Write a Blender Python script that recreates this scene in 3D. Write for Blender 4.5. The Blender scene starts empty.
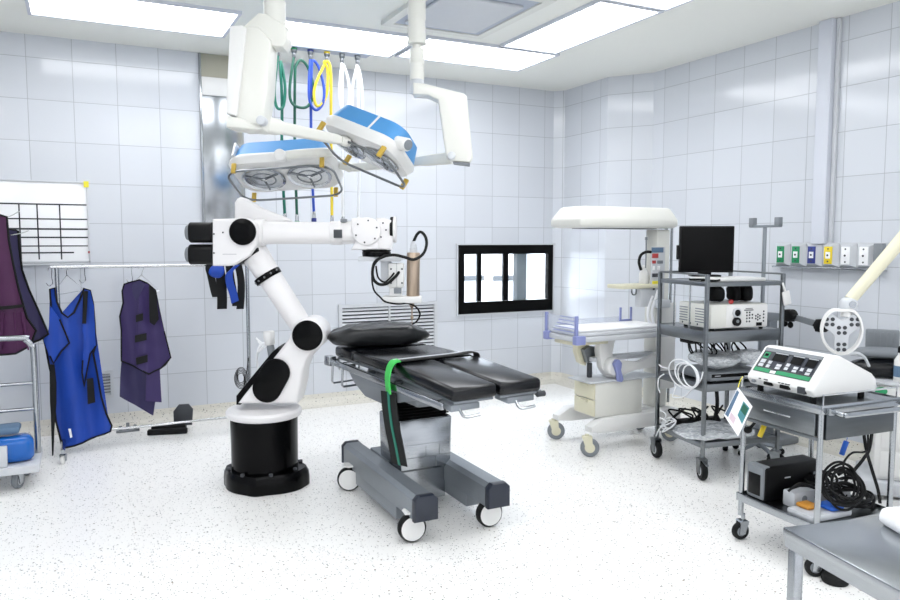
import bpy, bmesh, math, random
from mathutils import Vector, Matrix, noise
random.seed(7)
C = bpy.context.scene.collection
PI = math.pi
R = math.radians

# ------------------------------------------------------------------ camera geometry
FOC, EYE = 740.0, 1.42
PITCH = math.atan(59 / 740); AZ = R(63.4)
FW = Vector((math.cos(AZ) * math.cos(PITCH), math.sin(AZ) * math.cos(PITCH), -math.sin(PITCH)))
RT = Vector((math.sin(AZ), -math.cos(AZ), 0))
UP = RT.cross(FW)
EYEP = Vector((0, 0, EYE))
def ray(x, y): return FW + RT * ((x - 450) / FOC) + UP * ((300 - y) / FOC)
def onZ(x, y, z):
    d = ray(x, y); return EYEP + d * ((z - EYE) / d.z)
def onX(x, y, c):
    d = ray(x, y); return EYEP + d * (c / d.x)
def onY(x, y, c):
    d = ray(x, y); return EYEP + d * (c / d.y)
def onD(x, y, t): return EYEP + ray(x, y) * t

cam_d = bpy.data.cameras.new('camera'); cam = bpy.data.objects.new('camera', cam_d); C.objects.link(cam)
cam_d.sensor_width = 36; cam_d.lens = FOC / 900 * 36; cam_d.clip_start = 0.02
cam.matrix_world = Matrix((( RT.x, UP.x, -FW.x, 0), (RT.y, UP.y, -FW.y, 0), (RT.z, UP.z, -FW.z, EYE), (0, 0, 0, 1)))
sc = bpy.context.scene; sc.camera = cam

# ------------------------------------------------------------------ materials
def srgb(h):
    if isinstance(h, str):
        v = [int(h[i:i + 2], 16) / 255 for i in (0, 2, 4)]
    else: v = h
    return tuple(c / 12.92 if c <= 0.04045 else ((c + 0.055) / 1.055) ** 2.4 for c in v) + (1,)
def nodes(name):
    m = bpy.data.materials.new(name); m.use_nodes = True
    nt = m.node_tree; return m, nt, nt.nodes['Principled BSDF']
def mat(name, col, rough=0.5, metal=0.0, var=0.04, scale=14.0, bump=0.0, bscale=60.0, coat=0.0, stretch=None, spec=0.5):
    m, nt, b = nodes(name)
    tc = nt.nodes.new('ShaderNodeTexCoord'); mp = nt.nodes.new('ShaderNodeMapping')
    nt.links.new(tc.outputs['Object'], mp.inputs[0])
    if stretch: mp.inputs['Scale'].default_value = stretch
    n = nt.nodes.new('ShaderNodeTexNoise'); n.inputs['Scale'].default_value = scale; n.inputs['Detail'].default_value = 3
    nt.links.new(mp.outputs[0], n.inputs['Vector'])
    mix = nt.nodes.new('ShaderNodeMix'); mix.data_type = 'RGBA'
    c = srgb(col)
    mix.inputs[6].default_value = tuple(max(0, k * (1 - var)) for k in c[:3]) + (1,)
    mix.inputs[7].default_value = tuple(min(1, k * (1 + var)) for k in c[:3]) + (1,)
    nt.links.new(n.outputs[0], mix.inputs[0]); nt.links.new(mix.outputs[2], b.inputs['Base Color'])
    b.inputs['Roughness'].default_value = rough; b.inputs['Metallic'].default_value = metal
    b.inputs['Coat Weight'].default_value = coat; b.inputs['Specular IOR Level'].default_value = spec
    if bump:
        n2 = nt.nodes.new('ShaderNodeTexNoise'); n2.inputs['Scale'].default_value = bscale
        nt.links.new(mp.outputs[0], n2.inputs['Vector'])
        bp = nt.nodes.new('ShaderNodeBump'); bp.inputs['Strength'].default_value = bump; bp.inputs['Distance'].default_value = 0.01
        nt.links.new(n2.outputs[0], bp.inputs['Height']); nt.links.new(bp.outputs[0], b.inputs['Normal'])
    return m
def emit(name, col, s):
    m, nt, b = nodes(name)
    b.inputs['Base Color'].default_value = srgb(col); b.inputs['Emission Color'].default_value = srgb(col)
    b.inputs['Emission Strength'].default_value = s
    return m

M = {}
M['white'] = mat('white_enamel', 'e4e4e2', .32, var=.015)
M['robot'] = mat('robot_white', 'e9e7e7', .3, var=.012, coat=.2)
M['cream'] = mat('cream_enamel', 'dfdfd8', .35, var=.02)
M['ivory'] = mat('ivory_plastic', 'dcd8bf', .45, var=.03)
M['black'] = mat('black_plastic', '040405', .45, var=.1, spec=.25)
M['gloss_black'] = mat('gloss_black', '030304', .22, var=.1, spec=.12)
M['rubber'] = mat('black_rubber', '0e0f10', .65, var=.15, spec=.3)
M['screen'] = mat('screen_black', '020203', .4, var=.05, spec=.12)
M['steel'] = mat('brushed_steel', 'aaaeb2', .2, 1, var=.1, scale=9, stretch=(1, 1, 14))
M['chrome'] = mat('chrome', 'd0d2d4', .12, 1, var=.03)
M['dsteel'] = mat('dark_steel', '7f8386', .28, 1, var=.14, scale=8, stretch=(1, 1, 10))
M['darkpanel'] = mat('dark_steel_panel', '5f6366', .3, 1, var=.15, scale=6, stretch=(1, 1, 8))
M['grey_metal'] = mat('grey_painted_metal', '8d9399', .38, .55, var=.06)
M['lgrey'] = mat('light_grey_plastic', 'c9ccd0', .45, var=.03)
M['mgrey'] = mat('mid_grey_plastic', '7e8388', .5, var=.05)
M['dgrey'] = mat('dark_grey_plastic', '3b3e43', .5, var=.08)
M['navy'] = mat('navy_end_cap', '232936', .35, var=.06)
M['leather'] = mat('black_vinyl', '080a0f', .22, var=.15, bump=.05, bscale=220, spec=.4)
M['pillow'] = mat('charcoal_vinyl', '17191b', .3, var=.15, bump=.2, bscale=40, spec=.4)
M['lampblue'] = mat('lamp_blue', '4c93cf', .4, var=.03)
M['brass'] = mat('yellow_clamp', 'c8a848', .45, .2, var=.08)
M['copper'] = mat('bronze_anodised', 'b3a18f', .3, .85, var=.08, stretch=(8, 8, 1))
M['green'] = mat('green_plastic', '1f8f5c', .45, var=.05)
M['strapgreen'] = mat('green_webbing', '3fc357', .7, var=.08, bump=.2, bscale=300)
M['strapblack'] = mat('black_webbing', '0d0f0e', .75, var=.2, bump=.2, bscale=300)
M['hosegreen'] = mat('green_hose', '17735f', .4, var=.05)
M['hosegreen2'] = mat('dark_green_hose', '1d5f4c', .4, var=.05)
M['hoseblue'] = mat('blue_hose', '2a52c0', .4, var=.05)
M['hoseyellow'] = mat('yellow_hose', 'f0d437', .4, var=.05)
M['hosewhite'] = mat('white_hose', 'eef0f2', .4, var=.02)
M['gasnavy'] = mat('navy_plate', '2f3a86', .45, var=.04)
M['gasyellow'] = mat('yellow_plate', 'e9cf2e', .45, var=.04)
M['lavender'] = mat('lavender_plastic', '8a92c4', .42, var=.04)
M['blueapron'] = mat('blue_vinyl_apron', '0640a8', .5, var=.12, scale=5, bump=.15, bscale=30)
M['purple'] = mat('purple_vinyl', '35265c', .6, var=.12, scale=6, bump=.15, bscale=35)
M['violet'] = mat('violet_vinyl', '29224f', .6, var=.12, scale=6, bump=.15, bscale=35)
M['magenta'] = mat('plum_vinyl', '451042', .6, var=.15, scale=6, bump=.15, bscale=35)
M['bluebag'] = mat('blue_plastic_bag', '0e5fb4', .2, var=.12, scale=8, bump=.4, bscale=14)
M['red'] = mat('red_plastic', 'b23a3a', .45, var=.05)
M['yellow'] = mat('yellow_sticker', 'e8dc35', .5, var=.03)
M['orange'] = mat('orange_plastic', 'c98b32', .5, var=.08)
M['bluepl'] = mat('blue_plastic', '1f5fc4', .4, var=.06)
M['board'] = mat('whiteboard_enamel', 'f8f9fa', .15, var=.005)
M['ink'] = mat('black_marker_line', '23242a', .6, var=.1)
M['paper'] = mat('white_paper', 'f4f5f6', .7, var=.02)
M['cloth'] = mat('white_cloth', 'f2f3f5', .85, var=.02, bump=.3, bscale=40)
M['teal'] = mat('teal_print', '4f8f98', .6, var=.2, scale=40)
M['slate'] = mat('slate_blue_print', '5a7590', .6, var=.05)
M['pinkprint'] = mat('pale_pink_print', 'dcc9d3', .6, var=.08, scale=60)
M['lens'] = mat('lamp_reflector', 'bfc3c8', .14, .9, var=.1, scale=20)
M['ceiling'] = mat('ceiling_paint', 'edeee8', .8, var=.012, scale=2)
M['frame'] = mat('ceiling_trim_white', 'cfd3dc', .5, var=.02)
M['vent'] = mat('vent_grey', 'b4bbc8', .55, var=.03)
M['wblack'] = mat('window_black_frame', '030304', .6, var=.1, spec=.12)
M['plainwall'] = mat('wall_paint', 'dfe3e8', .6, var=.02, scale=3)
M['taupe'] = mat('taupe_lintel', 'a9a797', .6, var=.03)
M['light'] = emit('light_diffuser', 'fbfcff', 4.0)
M['corr'] = emit('corridor_fill_glow', 'f4f9ff', 13.0)
def glass_mat(name, col, rough=0.02, alpha=.18):
    m, nt, b = nodes(name)
    n = nt.nodes.new('ShaderNodeTexNoise'); n.inputs['Scale'].default_value = 6
    b.inputs['Base Color'].default_value = srgb(col); b.inputs['Roughness'].default_value = rough
    mp = nt.nodes.new('ShaderNodeMapRange'); mp.inputs[3].default_value = alpha * .8; mp.inputs[4].default_value = alpha * 1.2
    nt.links.new(n.outputs[0], mp.inputs[0]); nt.links.new(mp.outputs[0], b.inputs['Alpha'])
    return m
M['glass'] = glass_mat('window_glass', 'cfe0ea', .03, .12)
M['acrylic'] = glass_mat('clear_acrylic', 'd5dcf0', .05, .22)
def bag_mat():
    m, nt, b = nodes('clear_plastic_film')
    v = nt.nodes.new('ShaderNodeTexNoise'); v.inputs['Scale'].default_value = 9; v.inputs['Detail'].default_value = 4; v.inputs['Distortion'].default_value = 1.5
    cr = nt.nodes.new('ShaderNodeValToRGB'); cr.color_ramp.elements[0].position = .35; cr.color_ramp.elements[1].position = .65
    cr.color_ramp.elements[0].color = srgb('b4babf'); cr.color_ramp.elements[1].color = srgb('eef1f3')
    nt.links.new(v.outputs[0], cr.inputs[0]); nt.links.new(cr.outputs[0], b.inputs['Base Color'])
    b.inputs['Roughness'].default_value = .12; b.inputs['Alpha'].default_value = .72
    return m
M['film'] = bag_mat()

def tile_mat(name, axis, u0, pu, z0=2.726, pz=.294, base='d2d6dc'):
    m, nt, b = nodes(name); N = nt.nodes.new; L = nt.links.new
    g = N('ShaderNodeNewGeometry'); s = N('ShaderNodeSeparateXYZ'); L(g.outputs['Position'], s.inputs[0])
    def mth(op, a, v=None, **k):
        n = N('ShaderNodeMath'); n.operation = op
        for i, q in enumerate((a, v)):
            if q is None: continue
            if isinstance(q, (int, float)): n.inputs[i].default_value = q
            else: L(q, n.inputs[i])
        return n.outputs[0]
    def cell(o, off, p):
        q = mth('DIVIDE', mth('SUBTRACT', o, off), p)
        fr = mth('FRACT', q); d = mth('MINIMUM', fr, mth('SUBTRACT', 1.0, fr))
        return mth('MULTIPLY', d, p), mth('FLOOR', q)
    du, cu = cell(s.outputs[axis], u0, pu); dz, cz = cell(s.outputs['Z'], z0, pz)
    d = mth('MINIMUM', du, dz)
    mr = N('ShaderNodeMapRange'); mr.inputs[1].default_value = .0010; mr.inputs[2].default_value = .0028; L(d, mr.inputs[0])
    cb = N('ShaderNodeCombineXYZ'); L(cu, cb.inputs[0]); L(cz, cb.inputs[1])
    wn = N('ShaderNodeTexWhiteNoise'); L(cb.outputs[0], wn.inputs[0])
    tint = N('ShaderNodeMix'); tint.data_type = 'RGBA'; c = srgb(base)
    tint.inputs[6].default_value = tuple(k * .965 for k in c[:3]) + (1,); tint.inputs[7].default_value = tuple(min(1, k * 1.035) for k in c[:3]) + (1,)
    L(wn.outputs[0], tint.inputs[0])
    mix = N('ShaderNodeMix'); mix.data_type = 'RGBA'; mix.inputs[6].default_value = srgb('aaaeb3')
    L(mr.outputs[0], mix.inputs[0]); L(tint.outputs[2], mix.inputs[7]); L(mix.outputs[2], b.inputs['Base Color'])
    bp = N('ShaderNodeBump'); bp.inputs['Strength'].default_value = .5; bp.inputs['Distance'].default_value = .002
    L(mr.outputs[0], bp.inputs['Height']); L(bp.outputs[0], b.inputs['Normal'])
    b.inputs['Roughness'].default_value = .13
    return m
M['tile_back'] = tile_mat('wall_tiles_back', 'X', .006, .294)
M['tile_right'] = tile_mat('wall_tiles_right', 'Y', 3.541, .283)

def terrazzo(name, base, dark=.10):
    m, nt, b = nodes(name); N = nt.nodes.new; L = nt.links.new
    tc = N('ShaderNodeNewGeometry'); prev = None
    bn = N('ShaderNodeTexNoise'); bn.inputs['Scale'].default_value = 1.3; L(tc.outputs['Position'], bn.inputs['Vector'])
    col = N('ShaderNodeMix'); col.data_type = 'RGBA'; c = srgb(base)
    col.inputs[6].default_value = tuple(k * .97 for k in c[:3]) + (1,); col.inputs[7].default_value = c
    L(bn.outputs[0], col.inputs[0]); out = col.outputs[2]
    for sc_, thr, frac, chip in ((105, .28, .14, '2a2826'), (70, .27, .08, '45413c'), (50, .24, .035, '7d6a55'), (130, .30, .14, 'b0afab')):
        v = N('ShaderNodeTexVoronoi'); v.inputs['Scale'].default_value = sc_; L(tc.outputs['Position'], v.inputs['Vector'])
        lt = N('ShaderNodeMath'); lt.operation = 'LESS_THAN'; L(v.outputs['Distance'], lt.inputs[0]); lt.inputs[1].default_value = thr
        sp = N('ShaderNodeSeparateColor'); L(v.outputs['Color'], sp.inputs[0])
        l2 = N('ShaderNodeMath'); l2.operation = 'LESS_THAN'; L(sp.outputs[0], l2.inputs[0]); l2.inputs[1].default_value = frac
        mu = N('ShaderNodeMath'); mu.operation = 'MULTIPLY'; L(lt.outputs[0], mu.inputs[0]); L(l2.outputs[0], mu.inputs[1])
        mx = N('ShaderNodeMix'); mx.data_type = 'RGBA'; mx.inputs[7].default_value = srgb(chip)
        L(mu.outputs[0], mx.inputs[0]); L(out, mx.inputs[6]); out = mx.outputs[2]
    L(out, b.inputs['Base Color']); b.inputs['Roughness'].default_value = .3
    return m
M['terrazzo'] = terrazzo('terrazzo_floor', 'faf9f6')
M['terrazzo2'] = terrazzo('terrazzo_cove', 'dfdcd2')

# ------------------------------------------------------------------ mesh helpers
def B(): return bmesh.new()
def box(bm, lo, hi, bev=0.0, seg=2, mx=None):
    lo, hi = [min(a, b) for a, b in zip(lo, hi)], [max(a, b) for a, b in zip(lo, hi)]
    vs = [bm.verts.new((x, y, z)) for x in (lo[0], hi[0]) for y in (lo[1], hi[1]) for z in (lo[2], hi[2])]
    fs = [(0, 1, 3, 2), (4, 6, 7, 5), (0, 4, 5, 1), (2, 3, 7, 6), (0, 2, 6, 4), (1, 5, 7, 3)]
    ff = [bm.faces.new([vs[i] for i in f]) for f in fs]
    if mx is not None:
        for v in vs: v.co = mx @ v.co
    if bev:
        es = list({e for f in ff for e in f.edges})
        bev = min(bev, .49 * min(h - l for l, h in zip(lo, hi)))
        bmesh.ops.bevel(bm, geom=es, offset=bev, segments=seg, affect='EDGES', profile=.5)
    return bm
def prism(bm, poly, a0, a1, f, bev=0.0, seg=2):
    """poly of (u,v); f(u,v,a)->point; extruded from a0 to a1"""
    v0 = [bm.verts.new(f(u, v, a0)) for u, v in poly]; v1 = [bm.verts.new(f(u, v, a1)) for u, v in poly]
    n = len(poly); fs = [bm.faces.new(v0), bm.faces.new(list(reversed(v1)))]
    for i in range(n): fs.append(bm.faces.new((v0[i], v1[i], v1[(i + 1) % n], v0[(i + 1) % n])))
    bmesh.ops.recalc_face_normals(bm, faces=fs)
    if bev:
        es = list({e for ff in fs[:2] for e in ff.edges})
        bmesh.ops.bevel(bm, geom=es, offset=bev, segments=seg, affect='EDGES', profile=.5)
    return bm
XZ = lambda u, v, a: Vector((u, a, v))
YZ = lambda u, v, a: Vector((a, u, v))
XY = lambda u, v, a: Vector((u, v, a))
def frame_of(d):
    d = Vector(d).normalized(); h = Vector((0, 0, 1)) if abs(d.z) < .9 else Vector((1, 0, 0))
    a = d.cross(h).normalized(); return a, d.cross(a).normalized()
def loft(bm, rings, cap=True, closed=False):
    rs = [[bm.verts.new(p) for p in r] for r in rings]; n = len(rs[0]); fs = []
    for i in range(len(rs) - (0 if closed else 1)):
        a, b = rs[i], rs[(i + 1) % len(rs)]
        for k in range(n): fs.append(bm.faces.new((a[k], a[(k + 1) % n], b[(k + 1) % n], b[k])))
    if cap and not closed:
        fs.append(bm.faces.new(list(reversed(rs[0])))); fs.append(bm.faces.new(rs[-1]))
    bmesh.ops.recalc_face_normals(bm, faces=fs)
    return bm
def cyl(bm, p0, p1, r0, r1=None, n=24, bev=0.0):
    p0, p1 = Vector(p0), Vector(p1); r1 = r0 if r1 is None else r1; d = (p1 - p0); L = d.length; d.normalize()
    a, b = frame_of(d)
    ring = lambda c, r: [c + a * math.cos(2 * PI * k / n) * r + b * math.sin(2 * PI * k / n) * r for k in range(n)]
    if bev:
        bev = min(bev, L * .45)
        return loft(bm, [ring(p0, r0 - bev), ring(p0 + d * bev * .35, r0 - bev * .35), ring(p0 + d * bev, r0), ring(p1 - d * bev, r1), ring(p1 - d * bev * .35, r1 - bev * .35), ring(p1, r1 - bev)])
    return loft(bm, [ring(p0, r0), ring(p1, r1)])
def lathe(bm, prof, p0, axis, n=32):
    """prof of (r, h) along axis from p0"""
    p0 = Vector(p0); d = Vector(axis).normalized(); a, b = frame_of(d)
    return loft(bm, [[p0 + d * h + (a * math.cos(2 * PI * k / n) + b * math.sin(2 * PI * k / n)) * max(r, 1e-4) for k in range(n)] for r, h in prof])
def catmull(pts, s=8, closed=False):
    P = [Vector(p) for p in pts]; out = []; n = len(P)
    for i in range(n if closed else n - 1):
        g = (lambda j: P[j % n]) if closed else (lambda j: P[min(max(j, 0), n - 1)])
        p0, p1, p2, p3 = g(i - 1), g(i), g(i + 1), g(i + 2)
        for k in range(s):
            t = k / s
            out.append(.5 * ((2 * p1) + (p2 - p0) * t + (2 * p0 - 5 * p1 + 4 * p2 - p3) * t * t + (3 * p1 - p0 - 3 * p2 + p3) * t ** 3))
    if not closed: out.append(P[-1])
    return out
def tube(bm, pts, r, n=8, s=8, smooth=True, closed=False):
    P = catmull(pts, s, closed) if smooth else [Vector(p) for p in pts]
    m = len(P); T = []
    for i in range(m):
        if closed: t = P[(i + 1) % m] - P[i - 1]
        else: t = P[min(i + 1, m - 1)] - P[max(i - 1, 0)]
        T.append(t.normalized() if t.length > 1e-9 else Vector((0, 0, 1)))
    a, _ = frame_of(T[0]); rings = []
    for i in range(m):
        a = (a - T[i] * a.dot(T[i]))
        a = a.normalized() if a.length > 1e-6 else frame_of(T[i])[0]
        b = T[i].cross(a); rr = r(i / (m - 1)) if callable(r) else r
        rings.append([P[i] + (a * math.cos(2 * PI * k / n) + b * math.sin(2 * PI * k / n)) * rr for k in range(n)])
    return loft(bm, rings, closed=closed)
def ribbon(bm, pts, wv, t, s=6):
    """flat strap along pts, width vector wv, thickness t"""
    P = catmull(pts, s); wv = Vector(wv); rings = []
    for i, p in enumerate(P):
        tt = (P[min(i + 1, len(P) - 1)] - P[max(i - 1, 0)]).normalized(); nn = tt.cross(wv).normalized() * t / 2
        rings.append([p - wv / 2 - nn, p + wv / 2 - nn, p + wv / 2 + nn, p - wv / 2 + nn])
    return loft(bm, rings)
def ell(bm, c, r, n=20, m=12, mx=None, e=1.0):
    f = lambda v: math.copysign(abs(v) ** e, v)
    rings = []
    for i in range(m + 1):
        t = -PI / 2 + PI * i / m; t = max(min(t, PI / 2 - .02), -PI / 2 + .02)
        ring = []
        for k in range(n):
            q = 2 * PI * k / n
            p = Vector((f(math.cos(t)) * f(math.cos(q)) * r[0], f(math.cos(t)) * f(math.sin(q)) * r[1], f(math.sin(t)) * r[2]))
            ring.append((mx @ p if mx is not None else p) + Vector(c))
        rings.append(ring)
    return loft(bm, rings)
def crumple(bm, amp, freq, seed=0):
    for v in bm.verts:
        v.co += noise.noise_vector(v.co * freq + Vector((seed, seed * 2, 0))) * amp
    return bm
def rrect(lx, ly, r, n=6):
    out = []
    for cx, cy, a0 in ((lx - r, ly - r, 0), (-lx + r, ly - r, 90), (-lx + r, -ly + r, 180), (lx - r, -ly + r, 270)):
        for k in range(n + 1):
            q = R(a0 + 90 * k / n); out.append((cx + r * math.cos(q), cy + r * math.sin(q)))
    return out

# ------------------------------------------------------------------ objects
def thing(name, label, cat, loc=(0, 0, 0), rotz=0.0, group=None):
    o = bpy.data.objects.new(name, None); C.objects.link(o); o.empty_display_size = .1
    o.location = loc; o.rotation_euler = (0, 0, rotz); o['label'] = label; o['category'] = cat
    if group: o['group'] = group
    return o
def rootmat(o):
    while o.parent: o = o.parent
    return Matrix.Translation(o.location) @ Matrix.Rotation(o.rotation_euler.z, 4, 'Z')
def obj(name, bm, m, parent=None, w=False, label=None, smooth=True, ang=38):
    """w: the bmesh is in world space"""
    if w and parent: bmesh.ops.transform(bm, matrix=rootmat(parent).inverted(), verts=bm.verts)
    me = bpy.data.meshes.new(name); bmesh.ops.recalc_face_normals(bm, faces=bm.faces); bm.to_mesh(me); bm.free()
    me.materials.append(M[m] if isinstance(m, str) else m)
    if smooth:
        for p in me.polygons: p.use_smooth = True
        me.set_sharp_from_angle(angle=R(ang))
    o = bpy.data.objects.new(name, me); C.objects.link(o)
    if parent: o.parent = parent
    if label: o['label'] = label
    return o
def solo(name, bm, m, label, cat, group=None, base=None):
    """a thing that is one mesh (bmesh in world space); its origin is put at its base"""
    xs = [v.co for v in bm.verts]
    lo = Vector([min(p[i] for p in xs) for i in range(3)]); hi = Vector([max(p[i] for p in xs) for i in range(3)])
    o0 = Vector(((lo.x + hi.x) / 2, (lo.y + hi.y) / 2, lo.z)); bmesh.ops.translate(bm, vec=-o0, verts=bm.verts)
    o = obj(name, bm, m); o.location = o0; o['label'] = label; o['category'] = cat
    if group: o['group'] = group
    return o
def struct(name, bm, m, parent=None, w=False):
    o = obj(name, bm, m, parent, smooth=False)
    if not parent: o['kind'] = 'structure'
    return o
def caster(parent, p, r, wd, ang, top, tyre='rubber', hub='white', fork='steel', lever=False, trail=.0, disc=False):
    """p: floor contact (world), ang: rolling direction, top: height where the stem ends"""
    p = Vector(p); d = Vector((math.cos(ang), math.sin(ang), 0)); ax = Vector((-d.y, d.x, 0)); c = p + Vector((0, 0, r))
    bm = B()
    cs = c + d * trail
    for s in () if disc else (-1, 1):
        poly = [(-r * .35, -r * .3), (r * .35, -r * .3), (trail + r * .5, r * 1.12), (trail - r * .55, r * 1.12)]
        prism(bm, poly, s * (wd / 2 + .003), s * (wd / 2 + .008), lambda u, v, a: c + d * u + ax * a + Vector((0, 0, v)))
    prism(bm, [(trail - r * .6, r * 1.1), (trail + r * .55, r * 1.1), (trail + r * .4, r * 1.24), (trail - r * .45, r * 1.24)], -(wd / 2 + .008), wd / 2 + .008,
          lambda u, v, a: c + d * u + ax * a + Vector((0, 0, v)))
    cyl(bm, cs + Vector((0, 0, r * 1.2)), Vector((cs.x, cs.y, top)), r * .24, n=14)
    if lever: cyl(bm, c - d * r * .2 + Vector((0, 0, r * 1.05)), c - d * r * 1.4 + Vector((0, 0, r * .9)), .008, n=8)
    f = obj('caster', bm, fork, parent, w=True)
    bm = B(); a0 = c - ax * wd / 2
    lathe(bm, [(r * .74, 0), (r * .9, 0), (r, wd * .25), (r, wd * .75), (r * .9, wd), (r * .74, wd)], a0, ax, 28)
    obj('wheel', bm, tyre, f, w=True)
    hr = .84 if disc else .76
    bm = B(); lathe(bm, [(.002, -.001), (r * .3, -.002), (r * hr, wd * (-.02 if disc else .06)), (r * hr, wd * (1.02 if disc else .94)), (r * .3, wd + .002), (.002, wd + .001)] if disc else [(.002, -.001), (r * .3, -.002), (r * .76, wd * .06), (r * .76, wd * .94), (r * .3, wd + .002), (.002, wd + .001)], a0, ax, 24)
    obj('hub', bm, hub, f, w=True)
    return f
# ================================================================== ROOM
YW, H = 6.16, 2.884
XL, YB = -1.9, -1.6                     # left and rear limits of the room
TH = .12
WX0, WX1, WZ0, WZ1 = 3.19, 4.262, .765, 1.352   # opening in the back wall
bm = B(); box(bm, (XL, YB, -.1), (4.9, 6.4, 0)); struct('floor', bm, 'terrazzo')
bm = B(); box(bm, (XL, YB, H), (4.9, 6.4, H + .1)); struct('ceiling', bm, 'ceiling')
bm = B()
box(bm, (XL, YW, 0), (WX0, YW + TH, H)); box(bm, (WX1, YW, 0), (4.7, YW + TH, H))
box(bm, (WX0, YW, 0), (WX1, YW + TH, WZ0)); box(bm, (WX0, YW, WZ1), (WX1, YW + TH, H))
struct('wall_back', bm, 'tile_back')
# right wall: deep bay, slanted face, then the near wall
prof = [(4.30, YW), (4.30, 5.42), (4.54, 5.09), (4.54, YB), (4.7, YB), (4.7, YW)]
bm = B(); prism(bm, prof, 0, H, XY); struct('wall_right', bm, 'tile_right')
bm = B(); box(bm, (XL - .12, YB, 0), (XL, 6.28, H)); struct('wall_left', bm, 'tile_right')
# corner pilaster
bm = B(); prism(bm, [(4.225, YW), (4.30, YW - .085), (4.30, YW)], 0, H, XY); struct('trim_1', bm, 'tile_right')
# coved terrazzo skirting
def cove(pts, name):
    bm = B(); n = 6; prof = [(0, .102), (.004, .06), (.018, .03), (.045, .01), (.10, .001)]
    rings = []
    for i, p in enumerate(pts):
        p = Vector(p + (0,)); d = (Vector(pts[min(i + 1, len(pts) - 1)] + (0,)) - Vector(pts[max(i - 1, 0)] + (0,))).normalized()
        nn = Vector((d.y, -d.x, 0))
        rings.append([p + nn * (u + .001) + Vector((0, 0, h)) for u, h in [(0, 0.0005)] + prof])
    loft(bm, rings); return struct(name, bm, 'terrazzo2')
cove([(XL, YW), (4.225, YW)], 'baseboard_back')
cove([(4.225, YW), (4.30, YW - .085), (4.30, 5.42), (4.54, 5.09), (4.54, YB)], 'baseboard_right')
# vertical conduit cover on the right wall
bm = B(); box(bm, (4.478, 3.335, 1.40), (4.539, 3.437, H - .002), .006); struct('trim_2', bm, 'frame')
bm = B(); box(bm, (4.515, 3.305, 1.40), (4.539, 3.333, H - .002), .004); struct('trim_3', bm, 'lgrey')

# ---------------- ceiling lights
def ceil_light(c, label):
    """c: four ceiling corners (x, y) in order"""
    xs = [p[0] for p in c]; ys = [p[1] for p in c]; x0, x1, y0, y1 = min(xs), max(xs), min(ys), max(ys)
    t = thing('ceiling_light', label, 'ceiling light', ((x0 + x1) / 2, (y0 + y1) / 2, H - .02), group='flat ceiling light panels')
    bm = B(); w = .022
    for a, b_ in (((x0 - w, y0 - w), (x1 + w, y0)), ((x0 - w, y1), (x1 + w, y1 + w)), ((x0 - w, y0), (x0, y1)), ((x1, y0), (x1 + w, y1))):
        box(bm, (a[0], a[1], H - .02), (b_[0], b_[1], H - .0005))
    obj('frame', bm, 'frame', t, w=True)
    bm = B(); box(bm, (x0, y0, H - .014), (x1, y1, H - .001)); obj('diffuser', bm, 'light', t, w=True)
ceil_light([(-.215, 4.96), (.965, 5.545)], 'long ceiling light panel at the left above the tiled wall')
ceil_light([(1.15, 4.96), (2.235, 5.545)], 'ceiling light panel behind the coloured gas hoses')
ceil_light([(2.30, 4.93), (3.395, 5.50)], 'ceiling light panel right of the far lamp pole, along the back wall')
ceil_light([(2.885, 3.72), (3.345, 4.86)], 'ceiling light panel running towards the viewer right of the ceiling vent')
ceil_light([(2.885, 2.5), (3.345, 3.66)], 'nearest ceiling light panel, cut by the top edge of the photo')
for (x0, x1, y0, y1) in ((.3, 1.5, .9, 1.5), (2.3, 3.5, .6, 1.2), (-1.3, -.7, 1.9, 3.7), (1.0, 2.2, -.9, -.3), (.9, 2.1, 2.3, 2.9), (-1.2, .0, -.6, .0)):  # unseen panels added to light the floor and objects from the front
    ceil_light([(x0, y0), (x1, y1)], 'added fill light panel out of sight above the viewer')
# ---------------- ceiling air vent
t = thing('ceiling_vent', 'square grey air vent in a raised white ceiling frame beside the far lamp pole', 'air vent', (2.32, 4.25, H - .03))
bm = B(); X0, X1, Y0, Y1 = 1.86, 2.62, 3.80, 4.74
for a, b_ in (((X0, Y0), (X1, Y0 + .06)), ((X0, Y1 - .06), (X1, Y1)), ((X0, Y0 + .06), (X0 + .06, Y1 - .06)), ((X1 - .06, Y0 + .06), (X1, Y1 - .06))):
    box(bm, (a[0], a[1], H - .03), (b_[0], b_[1], H - .001))
obj('frame', bm, 'cream', t, w=True, smooth=False)
bm = B(); box(bm, (X0 + .06, Y0 + .06, H - .02), (X1 - .06, Y1 - .06, H - .002)); obj('filter_panel', bm, 'vent', t, w=True)
bm = B(); box(bm, (1.97, 3.98, H - .04), (2.50, 4.60, H - .0205), .006); obj('deflector_plate', bm, 'lgrey', t, w=True)

# ---------------- steel panel on the back wall
t = thing('wall_panel', 'tall brushed steel panel set in the back wall behind the robot elbow', 'wall panel', (1.06, YW - .01, 1.42))
bm = B(); box(bm, (.905, YW - .016, 1.42), (1.222, YW - .002, 2.56), .002); obj('steel_sheet', bm, 'steel', t, w=True)
bm = B(); box(bm, (.905, YW - .03, 2.56), (1.222, YW - .002, 2.70), .004); obj('lamp_reflection_band', bm, 'white', t, w=True)  # white band paints a lamp's reflection at the top of the steel
bm = B(); box(bm, (.905, YW - .012, 2.70), (1.222, YW - .002, H - .004)); obj('lintel', bm, 'taupe', t, w=True)
bm = B(); box(bm, (.888, YW - .03, 1.42), (.904, YW - .002, H - .004), .003); obj('side_trim', bm, 'steel', t, w=True)

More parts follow.
